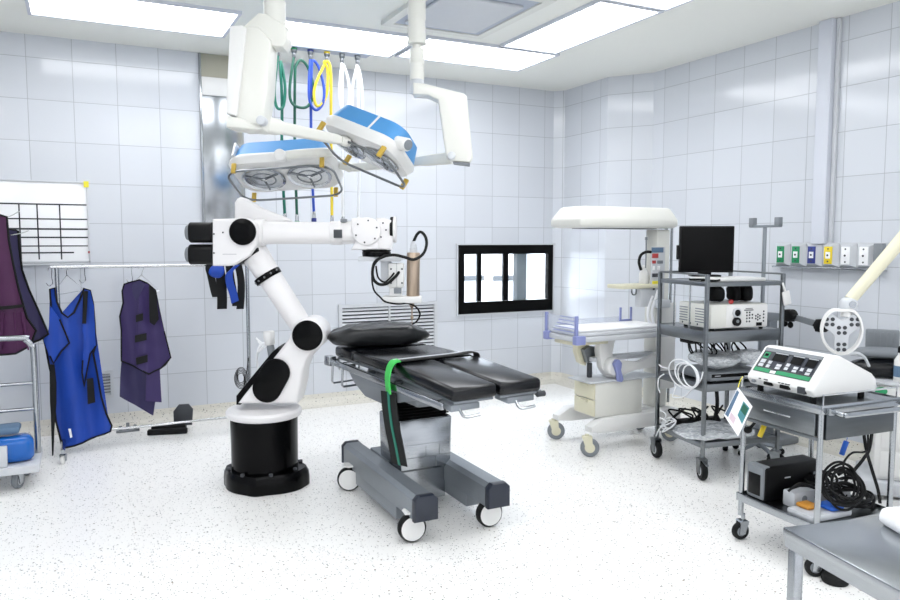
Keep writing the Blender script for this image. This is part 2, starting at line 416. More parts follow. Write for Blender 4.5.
# ---------------- window to the next room
w = thing('window_1', 'black framed sliding window', 'window', (3.726, YW, .74)); w['kind'] = 'structure'
for k in ('label', 'category'): del w[k]
bm = B(); y0, y1 = YW - .022, YW + .034
ox0, ox1, oz0, oz1 = 3.158, 4.222, .732, 1.383; gx0, gx1, gz0, gz1 = 3.225, 4.165, .845, 1.295
for lo, hi in (((ox0, oz0), (ox1, gz0)), ((ox0, gz1), (ox1, oz1)), ((ox0, gz0), (gx0, gz1)), ((gx1, gz0), (ox1, gz1))):
    box(bm, (lo[0], y0, lo[1]), (hi[0], y1 if lo[0] > 3.18 and hi[0] < 4.25 else YW - .001, hi[1]))
obj('window_frame', bm, 'wblack', w, w=True, smooth=False)
bm = B()
for lo, hi in (((ox0 - .014, oz0 - .014), (ox1 + .014, oz0)), ((ox0 - .014, oz1), (ox1 + .04, oz1 + .014)), ((ox0 - .014, oz0), (ox0, oz1)), ((ox1, oz0), (ox1 + .014, oz1))):
    box(bm, (lo[0], y0 - .004, lo[1]), (hi[0], YW - .001, hi[1]))
obj('edge_trim', bm, 'lgrey', w, w=True, smooth=False)
for px0, px1, yo in ((477.5, 481.5, .004), (503.5, 508.5, .0)):
    bm = B(); a = onY(px0, 270, YW + yo).x; b_ = onY(px1, 270, YW + yo).x
    box(bm, (a, YW + yo, gz0), (b_, YW + yo + .03, gz1)); obj('mullion', bm, 'wblack', w, w=True, smooth=False)
bm = B(); box(bm, (gx0, YW + .014, gz0), (onY(505, 270, YW).x, YW + .017, gz1)); obj('pane', bm, 'glass', w, w=True)
bm = B(); box(bm, (onY(505, 270, YW).x, YW + .022, gz0), (gx1, YW + .025, gz1)); obj('pane', bm, 'glass', w, w=True)
# next room
bm = B(); box(bm, (-1.5, 9.0, 0), (9.2, 9.1, H)); struct('wall_corridor', bm, 'plainwall')
bm = B(); box(bm, (-1.5, 6.42, -.1), (9.2, 9.1, 0)); struct('floor_corridor', bm, 'terrazzo')
bm = B(); box(bm, (-1.5, 6.42, H), (9.2, 9.1, H + .1)); struct('ceiling_corridor', bm, 'ceiling')
bm = B(); box(bm, (.2, 7.4, H - .03), (7.6, 8.8, H - .001)); struct('corridor_fill_panel', bm, 'corr')  # unseen glowing panel added to brighten the room beyond the window
bm = B()
for a, b_ in ((463, 484.5), (494, 517.5)):
    p, q = onY(a, 276, 8.97), onY(b_, 280.5, 8.97); box(bm, (p.x, 8.975, q.z), (q.x, 8.999, p.z))
struct('trim_5', bm, 'dgrey')
p, q = onY(517, 254, 7.2), onY(526, 301, 7.2)
bm = B(); box(bm, (p.x, 7.2, .001), (q.x, 7.28, H - .001)); struct('trim_6', bm, 'rubber')
q2 = onY(530, 254, 7.2)
bm = B(); box(bm, (q.x + .001, 7.21, .001), (q2.x, 7.27, H - .001)); struct('trim_7', bm, 'lgrey')

# ---------------- wall grilles
def grille(x0, x1, z0, z1, n, label, fr=.03, mid=False):
    t = thing('wall_vent', label, 'air vent', ((x0 + x1) / 2, YW - .02, z0))
    bm = B()
    for lo, hi in (((x0, z0), (x1, z0 + fr)), ((x0, z1 - fr), (x1, z1)), ((x0, z0 + fr), (x0 + fr, z1 - fr)), ((x1 - fr, z0 + fr), (x1, z1 - fr))):
        box(bm, (lo[0], YW - .025, lo[1]), (hi[0], YW - .001, hi[1]))
    if mid: box(bm, ((x0 + x1) / 2 - .008, YW - .024, z0 + fr), ((x0 + x1) / 2 + .008, YW - .001, z1 - fr))
    obj('frame', bm, 'lgrey', t, w=True, smooth=False)
    bm = B(); box(bm, (x0 + fr, YW - .005, z0 + fr), (x1 - fr, YW - .0015, z1 - fr)); obj('backing', bm, 'dgrey', t, w=True)
    bm = B(); p = (z1 - z0 - 2 * fr) / n
    for k in range(n):
        z = z0 + fr + p * (k + .5)
        prism(bm, [(YW - .021, z - p * .32), (YW - .019, z - p * .36), (YW - .006, z + p * .22), (YW - .008, z + p * .26)], x0 + fr, x1 - fr, YZ)
    obj('slats', bm, 'lgrey', t, w=True, smooth=False)
grille(1.997, 2.942, .30, .868, 16, 'wide louvred air grille in the wall behind the operating table head', mid=True)
grille(.085, .203, .228, .436, 7, 'small square louvred wall grille behind the blue apron', fr=.022)

# ---------------- whiteboard
t = thing('whiteboard', 'white planning board with a black ruled grid on the left of the back wall', 'whiteboard', (-.37, YW - .02, 1.262))
bx1, bx0, bz0, bz1 = .078, -.82, 1.262, 1.856
bm = B(); box(bm, (bx0, YW - .018, bz0), (bx1, YW - .002, bz1), .003); obj('panel', bm, 'board', t, w=True)
bm = B(); g = .012
for lo, hi in (((bx0, bz0), (bx1, bz0 + g)), ((bx0, bz1 - g), (bx1, bz1)), ((bx0, bz0), (bx0 + g, bz1)), ((bx1 - g, bz0), (bx1, bz1))):
    box(bm, (lo[0], YW - .026, lo[1]), (hi[0], YW - .0185, hi[1]), .002)
obj('frame', bm, 'lgrey', t, w=True)
bm = B(); box(bm, (bx0 + .05, YW - .06, bz0 - .018), (bx1 - .01, YW - .003, bz0 - .004), .004); obj('marker_tray', bm, 'lgrey', t, w=True)
bm = B(); yb = YW - .0195
hz = [204.3, 219, 229, 237.4, 246, 252.7]
for k, py in enumerate(hz):
    for s in range(4):
        pass
    z = onY(50, py, yb).z; xr = onY((86.5, 87.5, 88, 88, 88, 74)[k], py, yb).x; th = (.005, .0045, .006, .005, .004, .005)[k]
    box(bm, (bx0 + .1, yb, z - th), (xr, yb + .001, z + th))
for px in (20, 38, 60.5):
    x = onY(px, 230, yb).x; box(bm, (x - .0045, yb - .0005, onY(px, 259.5, yb).z), (x + .0045, yb + .001, onY(px, 204, yb).z))
x = bx0 + .28; box(bm, (x, yb, 1.30), (x + .009, yb + .001, 1.70))
obj('grid_lines', bm, 'ink', t, w=True, smooth=False)
bm = B(); box(bm, (.05, YW - .029, 1.815), (.084, YW - .0265, 1.86)); obj('corner_sticker', bm, 'yellow', t, w=True)
bm = B(); box(bm, (.062, YW - .029, 1.33), (.074, YW - .0265, 1.345)); obj('magnet', bm, 'red', t, w=True)

# ================================================================== LEFT SIDE
def cloth(bm, outline, y, fold, thick=.012, cell=.035):
    """sheet cut to an outline of (x, z) at plane y, folded by fold(x, z)"""
    vs = [bm.verts.new((x, 0, z)) for x, z in outline]; f = bm.faces.new(vs)
    bmesh.ops.triangulate(bm, faces=[f])
    xs = [p[0] for p in outline]; zs = [p[1] for p in outline]
    def cuts(a, b, no):
        k = math.ceil(a / cell) * cell
        while k < b:
            co = (k, 0, 0) if no[0] else (0, 0, k)
            bmesh.ops.bisect_plane(bm, geom=bm.verts[:] + bm.edges[:] + bm.faces[:], plane_co=co, plane_no=no); k += cell
    cuts(min(xs), max(xs), (1, 0, 0)); cuts(min(zs), max(zs), (0, 0, 1))
    for v in bm.verts: v.co.y = y + fold(v.co.x, v.co.z)
    front = bm.faces[:]; bnd = [e for e in bm.edges if len(e.link_faces) == 1]
    twin = {v: bm.verts.new((v.co.x, v.co.y + thick, v.co.z)) for v in bm.verts[:]}
    for f in front: bm.faces.new([twin[v] for v in reversed(f.verts)])
    for e in bnd: a, b = e.verts; bm.faces.new((a, b, twin[b], twin[a]))
    bmesh.ops.recalc_face_normals(bm, faces=bm.faces)
    return bm
def binding(bm, outline, y, fold, r=.007, closed=True):
    pts = []
    n = len(outline)
    for i in range(n if closed else n - 1):
        a, b_ = outline[i], outline[(i + 1) % n]; L = math.hypot(b_[0] - a[0], b_[1] - a[1]); k = max(1, int(L / .04))
        for j in range(k):
            t = j / k; x, z = a[0] + (b_[0] - a[0]) * t, a[1] + (b_[1] - a[1]) * t; pts.append((x, y + fold(x, z), z))
    return tube(bm, pts, r, n=6, smooth=False, closed=closed)
def PX(l, y): return [(onY(a, b_, y).x, onY(a, b_, y).z) for a, b_ in l]
def hanger(y, top, l, r, bar, label, up=True):
    """wire hanger: hook top, left tip, right tip (pixels on plane y)"""
    T, Lp, Rp = onY(*top, y), onY(*l, y), onY(*r, y); nk = Vector(((Lp.x + Rp.x) / 2, y, T.z - .055))
    bm = B()
    tube(bm, [T + Vector((-.018, 0, -.014)), T + Vector((-.01, 0, .004)), T + Vector((.006, 0, .008)), T + Vector((.016, 0, -.008)), T + Vector((.008, 0, -.03)), nk], .0025, n=6)
    tube(bm, [nk, Rp, Lp, nk], .0025, n=6, smooth=False)
    return solo('wire_hanger', bm, 'chrome', label, 'hanger', group='wire hangers')

# garment rack by the back wall
YR = 5.55
t = thing('garment_rack', 'chrome garment rack on castors standing along the back wall', 'garment rack', (.47, YR, 0))
bm = B(); tube(bm, [(-.17, YR, 1.247), (1.17, YR, 1.247)], .011, n=12, smooth=False); obj('rail', bm, 'chrome', t, w=True)
for x in (-.135, 1.105):
    bm = B(); cyl(bm, (x, YR, .085), (x, YR, 1.24), .014, n=16); obj('upright', bm, 'steel', t, w=True)
    bm = B(); tube(bm, [(x, YR - .33, .085), (x, YR + .33, .085)], .014, n=12, smooth=False); obj('foot_bar', bm, 'steel', t, w=True)
    for dy in (-.3, .3): caster(t, (x, YR + dy, 0), .028, .02, R(70), .08, tyre='white')
bm = B(); tube(bm, [(-.135, YR + .02, .115), (1.105, YR + .02, .115)], .009, n=10, smooth=False); obj('lower_bar', bm, 'chrome', t, w=True)

# blue apron
yA = YR - .012
foldA = lambda x, z: .013 * math.sin(x * 34 + z * 2) * (1.0 + .6 * (1.1 - z)) + .012 * math.sin(z * 7) - .05
ol = PX([(50, 289), (55, 287.5), (57, 301), (62, 312), (68, 316.5), (74, 312), (80, 299), (84, 288), (90, 290), (93, 303), (94.5, 322), (95.5, 344), (93, 352),
         (97, 372), (101, 395), (106, 412), (111.5, 424), (110, 429.5), (90, 438), (66, 446.5), (62, 444), (56, 420), (54, 400), (52.5, 378), (49, 362), (46, 345), (44, 338), (49, 332), (52, 318), (51, 302)], yA)
t = thing('apron', 'bright blue apron with black edging hanging from the garment rack', 'apron', (.06, yA, .15), group='lead aprons on the left')
bm = B(); cloth(bm, ol, yA, foldA); obj('cloth', bm, 'blueapron', t, w=True)
bm = B(); binding(bm, ol, yA - .004, foldA, .0065); obj('edging', bm, 'rubber', t, w=True)
fl = PX([(51, 305), (60, 318), (69.5, 341), (62, 349), (54, 361), (47, 346), (44, 338), (49, 331)], yA)
bm = B(); cloth(bm, fl, yA - 0.098, lambda x, z: .012 * math.sin(x * 40), .01); obj('side_flap', bm, 'blueapron', t, w=True)
bm = B(); binding(bm, fl[1:6], yA - 0.104, lambda x, z: .012 * math.sin(x * 40), .006, closed=False); obj('edging', bm, 'rubber', t, w=True)
fr = PX([(84.5, 289), (90, 290), (93.5, 305), (95.5, 344), (90, 352), (87, 368), (84, 384), (82, 370), (83, 352), (86, 335), (82, 330), (83, 316), (86, 305)], yA)
bm = B(); cloth(bm, fr, yA - 0.098, lambda x, z: .01 * math.sin(x * 50), .01); obj('side_flap', bm, 'blueapron', t, w=True)
bm = B(); binding(bm, fr[3:9], yA - 0.104, lambda x, z: .01 * math.sin(x * 50), .005, closed=False); obj('edging', bm, 'rubber', t, w=True)
sp = PX([(83, 290), (88, 290), (87, 304), (86, 322), (82, 322), (83.5, 305)], yA); bm = B(); cloth(bm, sp, yA - 0.116, lambda x, z: 0, .006); obj('shoulder_pad', bm, 'rubber', t, w=True)
sp = PX([(86.5, 376), (93, 375), (95, 399), (87.5, 401)], yA); bm = B(); cloth(bm, sp, yA - 0.118, lambda x, z: 0, .008); obj('fastener_strap', bm, 'rubber', t, w=True)
sp = PX([(50, 362), (55, 362), (57, 380), (57, 400), (55, 425), (54, 451), (52.5, 452), (52, 420), (50.5, 400)], yA); bm = B(); cloth(bm, sp, yA - 0.112, lambda x, z: .006 * math.sin(z * 25), .008); obj('waist_strap', bm, 'rubber', t, w=True)
sp = PX([(68.5, 425), (71, 425), (72.5, 433), (70.5, 434)], yA); bm = B(); cloth(bm, sp, yA - 0.114, lambda x, z: 0, .003); obj('care_label', bm, 'paper', t, w=True)
hanger(YR, (65, 267), (50, 296), (85, 290), 0, 'wire hanger carrying the bright blue apron')

# purple vest
yV = YR - .012
foldV = lambda x, z: .014 * math.sin(x * 38 + 1 + z * 3) - .03
ol = PX([(124, 284), (133, 281), (139, 279.5), (147, 283), (155, 290), (158, 306), (163, 330), (169.5, 357), (165, 364), (156, 371), (148, 373), (140, 369), (132, 365), (121, 360), (121, 330), (119.5, 316), (123, 303), (122, 291)], yV)
t = thing('vest', 'purple wrap vest with black straps over a matching skirt on the rack', 'protective vest', (.45, yV, .25), group='lead aprons on the left')
bm = B(); cloth(bm, ol, yV, foldV); obj('cloth', bm, 'purple', t, w=True)
bm = B(); binding(bm, ol, yV - .003, foldV, .0055); obj('edging', bm, 'rubber', t, w=True)
ov = PX([(139, 286), (147, 283.5), (155, 292), (158, 308), (163, 330), (169.5, 356), (160, 367), (148, 372), (136, 366), (135, 340), (137, 315)], yV)
bm = B(); cloth(bm, ov, yV - .035, foldV, .01); obj('front_flap', bm, 'purple', t, w=True)
bm = B(); binding(bm, ov[4:9], yV - .04, foldV, .005, closed=False); obj('edging', bm, 'rubber', t, w=True)
sk = PX([(121.5, 358), (136, 362), (150, 368), (159, 366), (160.5, 400), (155, 402), (154, 408), (153, 415), (140, 408), (119.5, 396), (120, 378)], yV)
bm = B(); cloth(bm, sk, yV + .02, foldV, .01); obj('skirt', bm, 'violet', t, w=True)
sk = PX([(146, 372), (159, 366), (161, 401), (145, 400)], yV); bm = B(); cloth(bm, sk, yV - .01, lambda x, z: -.035 + .006 * math.sin(x * 50), .01); obj('skirt_panel', bm, 'purple', t, w=True)
for q in ([(135, 314), (142, 312), (142, 319), (135, 321)], [(134, 334), (145.5, 331.5), (145.5, 338.5), (134, 341)], [(135, 356), (146.5, 353), (146.5, 360), (135.5, 363)], [(148, 284), (155, 292), (157.5, 318), (153, 324), (148.5, 321), (148, 300)]):
    bm = B(); cloth(bm, PX(q, yV), yV - .094, lambda x, z: 0, .012); obj('fastener_strap', bm, 'rubber', t, w=True)
cl = PX([(131, 283), (139, 280), (144, 284), (140, 292), (135.5, 300), (132, 293)], yV); bm = B(); cloth(bm, cl, yV - .083, lambda x, z: 0, .006); obj('collar', bm, 'violet', t, w=True)
hanger(YR, (141, 267), (124, 291), (160, 291), 0, 'wire hanger carrying the purple vest')
for k, (a, lab) in enumerate((((50, 270), 'bare hook hanging at the left end of the garment rack'), ((83, 267), 'bare hook hanging just right of the blue apron hanger'), ((130, 267), 'bare hook hanging just left of the purple vest'))):
    bm = B(); p = onY(*a, YR)
    tube(bm, [p + Vector(v) for v in ((-.012, 0, -.008), (-.004, 0, .016), (.01, 0, .006), (.008, 0, -.04), (.012, 0, -.09), (-.01, 0, -.105), (-.025, 0, -.085))], .003, n=6)
    solo('hook', bm, 'chrome', lab, 'hook', group='bare hooks on the garment rack')

# arm guards hanging behind the robot
yG = YR - .03
t = thing('thyroid_collars', 'bundle of blue and black collars slung over the rack behind the robot', 'radiation collar', (.93, yG, 1.0))
def strip(path, wpx, m, dy, nm):
    P = [onY(x, y, yG + dy) for x, y in path]; bm = B(); ribbon(bm, P, (wpx * .0085, 0, 0), .016); return obj(nm, bm, m, t, w=True)
strip([(211, 262), (209, 268), (211, 276), (214, 290), (216, 297)], 6, 'rubber', 0, 'pad')
strip([(219, 266), (221, 280), (222, 295), (222, 309)], 8, 'rubber', .01, 'pad')
strip([(229, 264), (231, 280), (235, 300), (236, 306)], 6, 'rubber', .0, 'pad')
strip([(238, 264), (241, 280), (241, 296), (240, 309)], 6, 'rubber', .02, 'pad')
bm = B(); ell(bm, onY(217, 271, yG - .03), (.058, .025, .048), mx=Matrix.Rotation(R(-20), 3, 'Y')); crumple(bm, .008, 18); obj('collar', bm, 'blueapron', t, w=True)
P = [onY(x, y, yG - .045) for x, y in ((241, 262), (234, 268), (229, 274), (230, 284), (233, 293), (235, 302))]
bm = B(); ribbon(bm, P, (.05, 0, .02), .02); obj('collar', bm, 'blueapron', t, w=True)

# cable coil on the rack upright
bm = B(); p = onY(241, 378, YR - .055)
for k in range(5):
    r = .022 + .006 * k; tube(bm, [p + Vector((math.cos(q) * r, .008 * math.sin(3 * q + k), math.sin(q) * r * 1.7)) for q in [2 * PI * j / 10 for j in range(10)]], .0028, n=6, closed=True, s=4)
tube(bm, [p + Vector((.04, 0, .03)), p + Vector((.05, .01, .08)), p + Vector((.06, .025, .14))], .004, n=6)
solo('cable_coil', bm, 'rubber', 'coil of black cable hung on the rack upright behind the robot base', 'cable')

# plum and violet coats on a second rack at the left edge
YP = 5.3
t = thing('garment_rack', 'second garment rack, only its chrome rail end reaching in at the far left edge', 'garment rack', (-.9, YP, 0))
bm = B(); tube(bm, [(-1.35, YP, 1.60), (-.45, YP, 1.60)], .011, n=12, smooth=False); obj('rail', bm, 'chrome', t, w=True)
for x in (-1.3, -.70):
    bm = B(); cyl(bm, (x, YP, .04), (x, YP, 1.60), .013, n=14); obj('upright', bm, 'steel', t, w=True)
    bm = B(); tube(bm, [(x, YP - .1, .03), (x, YP + .3, .03)], .03, n=12, smooth=False); obj('foot_bar', bm, 'steel', t, w=True)
foldP = lambda x, z: .025 * math.sin(x * 24 + z * 1.5) * (1.3 - .5 * z)
def coat(ol, y, m, label, tm):
    t = thing('apron', label, 'apron', (-.4, y, .75), group='lead aprons on the left')
    bm = B(); cloth(bm, ol, y, foldP, .016); obj('cloth', bm, m, t, w=True)
    bm = B(); binding(bm, ol, y - .004, foldP, .007); obj('edging', bm, 'rubber', t, w=True)
    return t
YC = 5.27
o1 = PX([(-22, 222), (-12, 216), (0, 215), (7, 217), (9, 240), (13, 262), (19, 290), (27, 318), (36, 331), (30, 346), (16, 353), (0, 355), (-22, 357)], YC)
t1 = coat(o1, YC, 'magenta', 'dark plum apron hanging at the left edge in front of the board', 'rubber')
bm = B(); cloth(bm, PX([(-20, 302), (0, 306), (24, 304), (24, 307), (0, 309.5), (-20, 306)], YC), YC - .02, foldP, .006); obj('seam_strap', bm, 'rubber', t1, w=True)
for x in (3, 14, 22):
    pts = [onY(x + (y - 312) * (x - 8) * .012, y, YC - .018) for y in (312, 325, 338, 350)]
    bm = B(); tube(bm, pts, lambda t: .010 * (1 - .5 * t), n=8); obj('pleat', bm, 'magenta', t1, w=True)
YD = 5.36
o2 = PX([(-10, 232), (4, 228), (12, 229.5), (18, 231), (19.5, 250), (22, 270), (29, 290), (38, 310), (48.5, 334), (40, 340), (24, 346), (-10, 348)], YD)
coat(o2, YD, 'violet', 'dark violet apron hanging just behind the dark plum apron', 'rubber')
bm = B(); tube(bm, [onY(-10, 222, YP), onY(8, 217, YP), onY(20, 211, YP)], .003, n=6); tube(bm, [onY(-10, 222, YP), onY(-12, 210, YP), (-.52, YP, 1.618), (-.50, YP, 1.605)], .003, n=6)
solo('wire_hanger', bm, 'chrome', 'wire hanger tip poking right above the dark plum apron', 'hanger', group='wire hangers')
bm = B(); tube(bm, [onY(2, 236, YD - .03), onY(20, 233.5, YD - .03), onY(29, 230.5, YD - .03)], .003, n=6); tube(bm, [onY(2, 236, YD - .03), onY(-8, 226, YP + .02), (-.56, YP + .012, 1.618), (-.54, YP, 1.605)], .003, n=6)
solo('wire_hanger', bm, 'chrome', 'wire hanger tip just above the dark violet apron shoulder', 'hanger', group='wire hangers')

# platform trolley
t = thing('platform_trolley', 'steel platform trolley with a tubular push handle at the left edge', 'trolley', (-.55, 5.05, 0))
bm = B(); box(bm, (-1.05, 4.74, .105), (-.245, 5.16, .15), .006); obj('platform', bm, 'lgrey', t, w=True)
hy = 5.02
bm = B(); tube(bm, [(-.262, hy, .15), (-.262, hy, .74), (-.272, hy, .80), (-.30, hy, .835), (-.345, hy, .85), (-.95, hy, .85), (-1.0, hy, .82), (-1.02, hy, .77), (-1.02, hy, .15)], .017, n=12, s=5); obj('handle', bm, 'steel', t, w=True)
for zz in (.575, .42):
    bm = B(); tube(bm, [(-.262, hy, zz), (-1.02, hy, zz)], .011, n=10, smooth=False); obj('cross_bar', bm, 'steel', t, w=True)
for x, y in ((-.33, 5.09), (-.36, 4.84), (-.95, 4.84), (-.95, 5.09)): caster(t, (x, y, 0), .045, .03, R(62), .105, tyre='mgrey', hub='lgrey')
bm = B(); box(bm, (-.80, 4.80, .151), (-.275, 4.98, .30), .04, 3); crumple(bm, .012, 9); 
for v in bm.verts: v.co.z = max(v.co.z, .151)
solo('plastic_bag', bm, 'bluebag', 'shiny blue plastic wrapped bundle lying on the platform trolley', 'bag')
bm = B(); box(bm, (-.62, 4.755, .151), (-.40, 4.79, .27), .006); solo('box', bm, 'lgrey', 'light grey box in front of the blue bundle on the trolley', 'box')
bm = B(); box(bm, (-.60, 4.84, .315), (-.34, 4.99, .355), .015); crumple(bm, .004, 12); solo('folded_cover', bm, 'slate', 'dark folded cover on top of the blue bundle', 'cover')

# foot pedal and bits by the wall
t = thing('foot_pedal', 'black foot pedal with an upright plate on the floor below the purple vest', 'foot pedal', (.60, 5.80, 0))
p0 = onZ(147, 436, 0); p1 = onZ(187, 434, 0)
bm = B(); d = (p1 - p0).normalized(); nrm = Vector((-d.y, d.x, 0)); mx = Matrix(((d.x, nrm.x, 0, p0.x), (d.y, nrm.y, 0, p0.y), (0, 0, 1, 0), (0, 0, 0, 1)))
L_ = (p1 - p0).length
box(bm, (0, 0, .001), (L_, .05, .04), .008, mx=mx); obj('base_bar', bm, 'rubber', t, w=True)
bm = B(); prism(bm, [(.17, .04), (.30, .04), (.31, .16), (.28, .20), (.21, .20), (.17, .15)], .10, .13, lambda u, v, a: mx @ Vector((u, a, v)), .008); obj('upright_plate', bm, 'dgrey', t, w=True)
bm = B(); box(bm, (.02, .055, .001), (.26, .14, .055), .012, mx=mx); crumple(bm, .008, 20); obj('pedal', bm, 'rubber', t, w=True)
for v in t.children[2].data.vertices: v.co.z = max(v.co.z, .001)
bm = B(); q = onZ(128, 432, 0)
for k in range(3): cyl(bm, q + Vector((-.05 + .05 * k, 0, .002)), q + Vector((-.05 + .05 * k, 0, .05 + .02 * (k % 2))), .012, n=10)
box(bm, q + Vector((-.08, -.012, .001)), q + Vector((.08, .012, .02)), .003)
solo('tap_manifold', bm, 'dsteel', 'small metal fitting on the floor against the wall left of the pedal', 'fitting')
# ================================================================== ROBOT ARM
RB = Vector((.927, 4.296, 0)); RZ = -(PI / 2 - AZ)
rob = thing('robot_arm', 'white six-axis robot arm on a black cylindrical base reaching over the operating table', 'robot arm', RB, RZ)
FH = Vector((math.cos(AZ), math.sin(AZ), 0))
def rl(x, y, dep=0):
    """pixel -> (u, v) on the robot's vertical plane at depth offset dep"""
    d = ray(x, y); t = (RB.dot(FH) + dep) / d.dot(FH); q = d * t - Vector((RB.x, RB.y, 0)); return (q.dot(RT), EYE + d.z * t)
def rp(l, dep=0): return [rl(a, b_, dep) for a, b_ in l]
def rv(x, y, dep=0): u, v = rl(x, y, dep); return Vector((u, dep, v))
Y_ = Vector((0, 1, 0)); Z_ = Vector((0, 0, 1))
cx = .009
bm = B(); lathe(bm, [(.19, .10), (.192, .40)], (cx, 0, 0), (0, 0, 1), 48); obj('base_cylinder', bm, 'gloss_black', rob)
bm = B()
# foot casting with lobes
rings = []
for z, k in ((.001, 1.0), (.05, 1.0), (.08, .985), (.105, .93)):
    ring = []
    for j in range(96):
        a = 2 * PI * j / 96; r = .225 + .018 * max(0, math.cos(a * 4 - R(0))) ** 3 + .03 * max(0, math.cos(a + R(25))) ** 6
        ring.append(Vector((cx + math.cos(a) * r * k, math.sin(a) * r * k, z)))
    rings.append(ring)
loft(bm, rings); foot = obj('foot_flange', bm, 'gloss_black', rob)
for j in range(8):
    a = R(22.5 + 45 * j); bm = B(); cyl(bm, (cx + math.cos(a) * .208, math.sin(a) * .208, .10), (cx + math.cos(a) * .208, math.sin(a) * .208, .116), .012, n=6); obj('bolt', bm, 'dgrey', foot)
bm = B(); lathe(bm, [(.19, .400), (.21, .408), (.216, .42), (.216, .438), (.206, .45), (.17, .455)], (cx, 0, 0), (0, 0, 1), 56); obj('turntable_ring', bm, 'robot', rob)
# shoulder
P = rp([(237, 404), (243, 396), (275, 356), (288, 340), (294, 325), (307, 320), (318, 325), (322.5, 335), (318, 347), (307, 361), (303, 372), (302, 384), (297, 404)], -.10)
P = [(u, max(v, .452)) for u, v in P]
bm = B(); prism(bm, P, -.10, .12, XZ, .022, 3); sh = obj('shoulder_housing', bm, 'robot', rob)
c1, c2 = rv(276, 372.5, -.10), rv(267.5, 388, -.10)
d = (c2 - c1); th = math.atan2(d.z, d.x); r = .082; pol = []
for k in range(13): q = th + PI / 2 + PI * k / 12; pol.append((c1.x + r * math.cos(q), c1.z + r * math.sin(q)))
for k in range(13): q = th - PI / 2 + PI * k / 12; pol.append((c2.x + r * math.cos(q), c2.z + r * math.sin(q)))
bm = B(); prism(bm, pol, -.122, -.099, XZ, .005); obj('oval_cover', bm, 'gloss_black', sh)
bm = B(); prism(bm, [(a, max(b_, .453)) for a, b_ in rp([(236, 405), (236, 396), (272, 352), (278, 347), (279, 352), (246, 397), (240, 405)], -.085)], -.085, .11, XZ, .006); obj('cable_cover', bm, 'gloss_black', sh)
j2 = rv(307.5, 335.5, -.12); j2.y = 0
bm = B(); cyl(bm, j2 + Y_ * -.115, j2 + Y_ * .13, .094, n=40, bev=.012); jb = obj('shoulder_joint', bm, 'robot', rob)
bm = B(); cyl(bm, j2 + Y_ * -.132, j2 + Y_ * -.114, .086, n=40, bev=.006); obj('joint_cap', bm, 'gloss_black', jb)
# lower arm (in the plane y = .05)
q0, q1 = rv(299, 322, .04), rv(246, 240, .04); ax = (q1 - q0).normalized()
bm = B()
def oring(c, d, rx, ry, n=28):
    s = Vector((d.z, 0, -d.x)).normalized(); return [c + s * math.cos(2 * PI * k / n) * rx + Y_ * math.sin(2 * PI * k / n) * ry for k in range(n)]
L_ = (q1 - q0).length
loft(bm, [oring(q0 - ax * .04, ax, .06, .06), oring(q0 + ax * .04, ax, .066, .07), oring(q0 + ax * L_ * .45, ax, .068, .07), oring(q0 + ax * L_ * .62, ax, .072, .075), oring(q0 + ax * L_ * .8, ax, .078, .08), oring(q1, ax, .078, .08)])
la = obj('lower_arm', bm, 'robot', rob)
bc = rv(268, 276.5, .04)
bm = B(); loft(bm, [oring(bc - ax * .018, ax, .0785, .083), oring(bc - ax * .012, ax, .081, .086), oring(bc + ax * .012, ax, .082, .087), oring(bc + ax * .018, ax, .0795, .084)]); obj('arm_band', bm, 'gloss_black', la)
for k in range(5):
    s = Vector((ax.z, 0, -ax.x)).normalized(); q = R(-150 + 30 * k); pc = bc + s * math.cos(q) * .083 + Y_ * math.sin(q) * .088; bm = B(); ell(bm, pc, (.006, .005, .006), 8, 6); obj('bolt', bm, 'dsteel', la)
# elbow
P = rp([(212, 219), (246, 218), (255, 222), (258.5, 232), (257, 245), (249, 256), (236, 264), (228, 266), (212, 266)], -.10)
bm = B(); prism(bm, P, -.10, .10, XZ, .014, 3); eb = obj('elbow_housing', bm, 'robot', rob)
P = rp([(237, 221), (237, 203), (239.5, 199), (243, 197.5), (247, 199), (262, 208), (285, 217), (292, 221), (275, 224)], .06)
bm = B(); prism(bm, P, .0, .12, XZ, .018, 3); obj('elbow_hump', bm, 'robot', eb)
ec = rv(243, 231.8, -.10); bm = B(); cyl(bm, ec + Y_ * -.02, ec + Y_ * .01, .0745, n=40, bev=.006); obj('joint_cap', bm, 'gloss_black', eb)
P = rp([(258, 247), (259, 251), (240, 264.5), (236, 264)], -.03); bm = B(); prism(bm, P, -.06, .08, XZ, .003); obj('drive_belt', bm, 'rubber', eb)
for (a, b_) in ((214, 234), (214, 253), (223, 232.5)):
    p = rv(a, b_, -.10); bm = B(); cyl(bm, p + Y_ * -.004, p + Y_ * .003, .005, n=8); obj('screw', bm, 'dgrey', eb)
bm = B(); p, q = rv(222.5, 254, -.101), rv(236.5, 254, -.101); box(bm, p - Vector((0, .001, .002)), q + Vector((0, .004, .0)), 0); obj('panel_seam', bm, 'mgrey', eb)
for yy in (232.5, 254.5):
    m0, m1 = rv(212.5, yy, -.04), rv(189.5, yy, -.04); m0.y = m1.y = 0; bm = B()
    hw = .058; rings = []
    pr = [Vector((0, u, v)) for u, v in rrect(.07, hw, .035, 5)]
    loft(bm, [[m0 + p for p in pr], [m1 + Vector((.006, 0, 0)) + p for p in pr], [m1 + p * .94 for p in pr]]); mo = obj('motor', bm, 'black', rob)
    bm = B(); cyl(bm, m1 + Vector((.002, -.01, 0)), m1 + Vector((-.026, -.01, 0)), .044, n=28, bev=.006); obj('end_cap', bm, 'mgrey', mo)
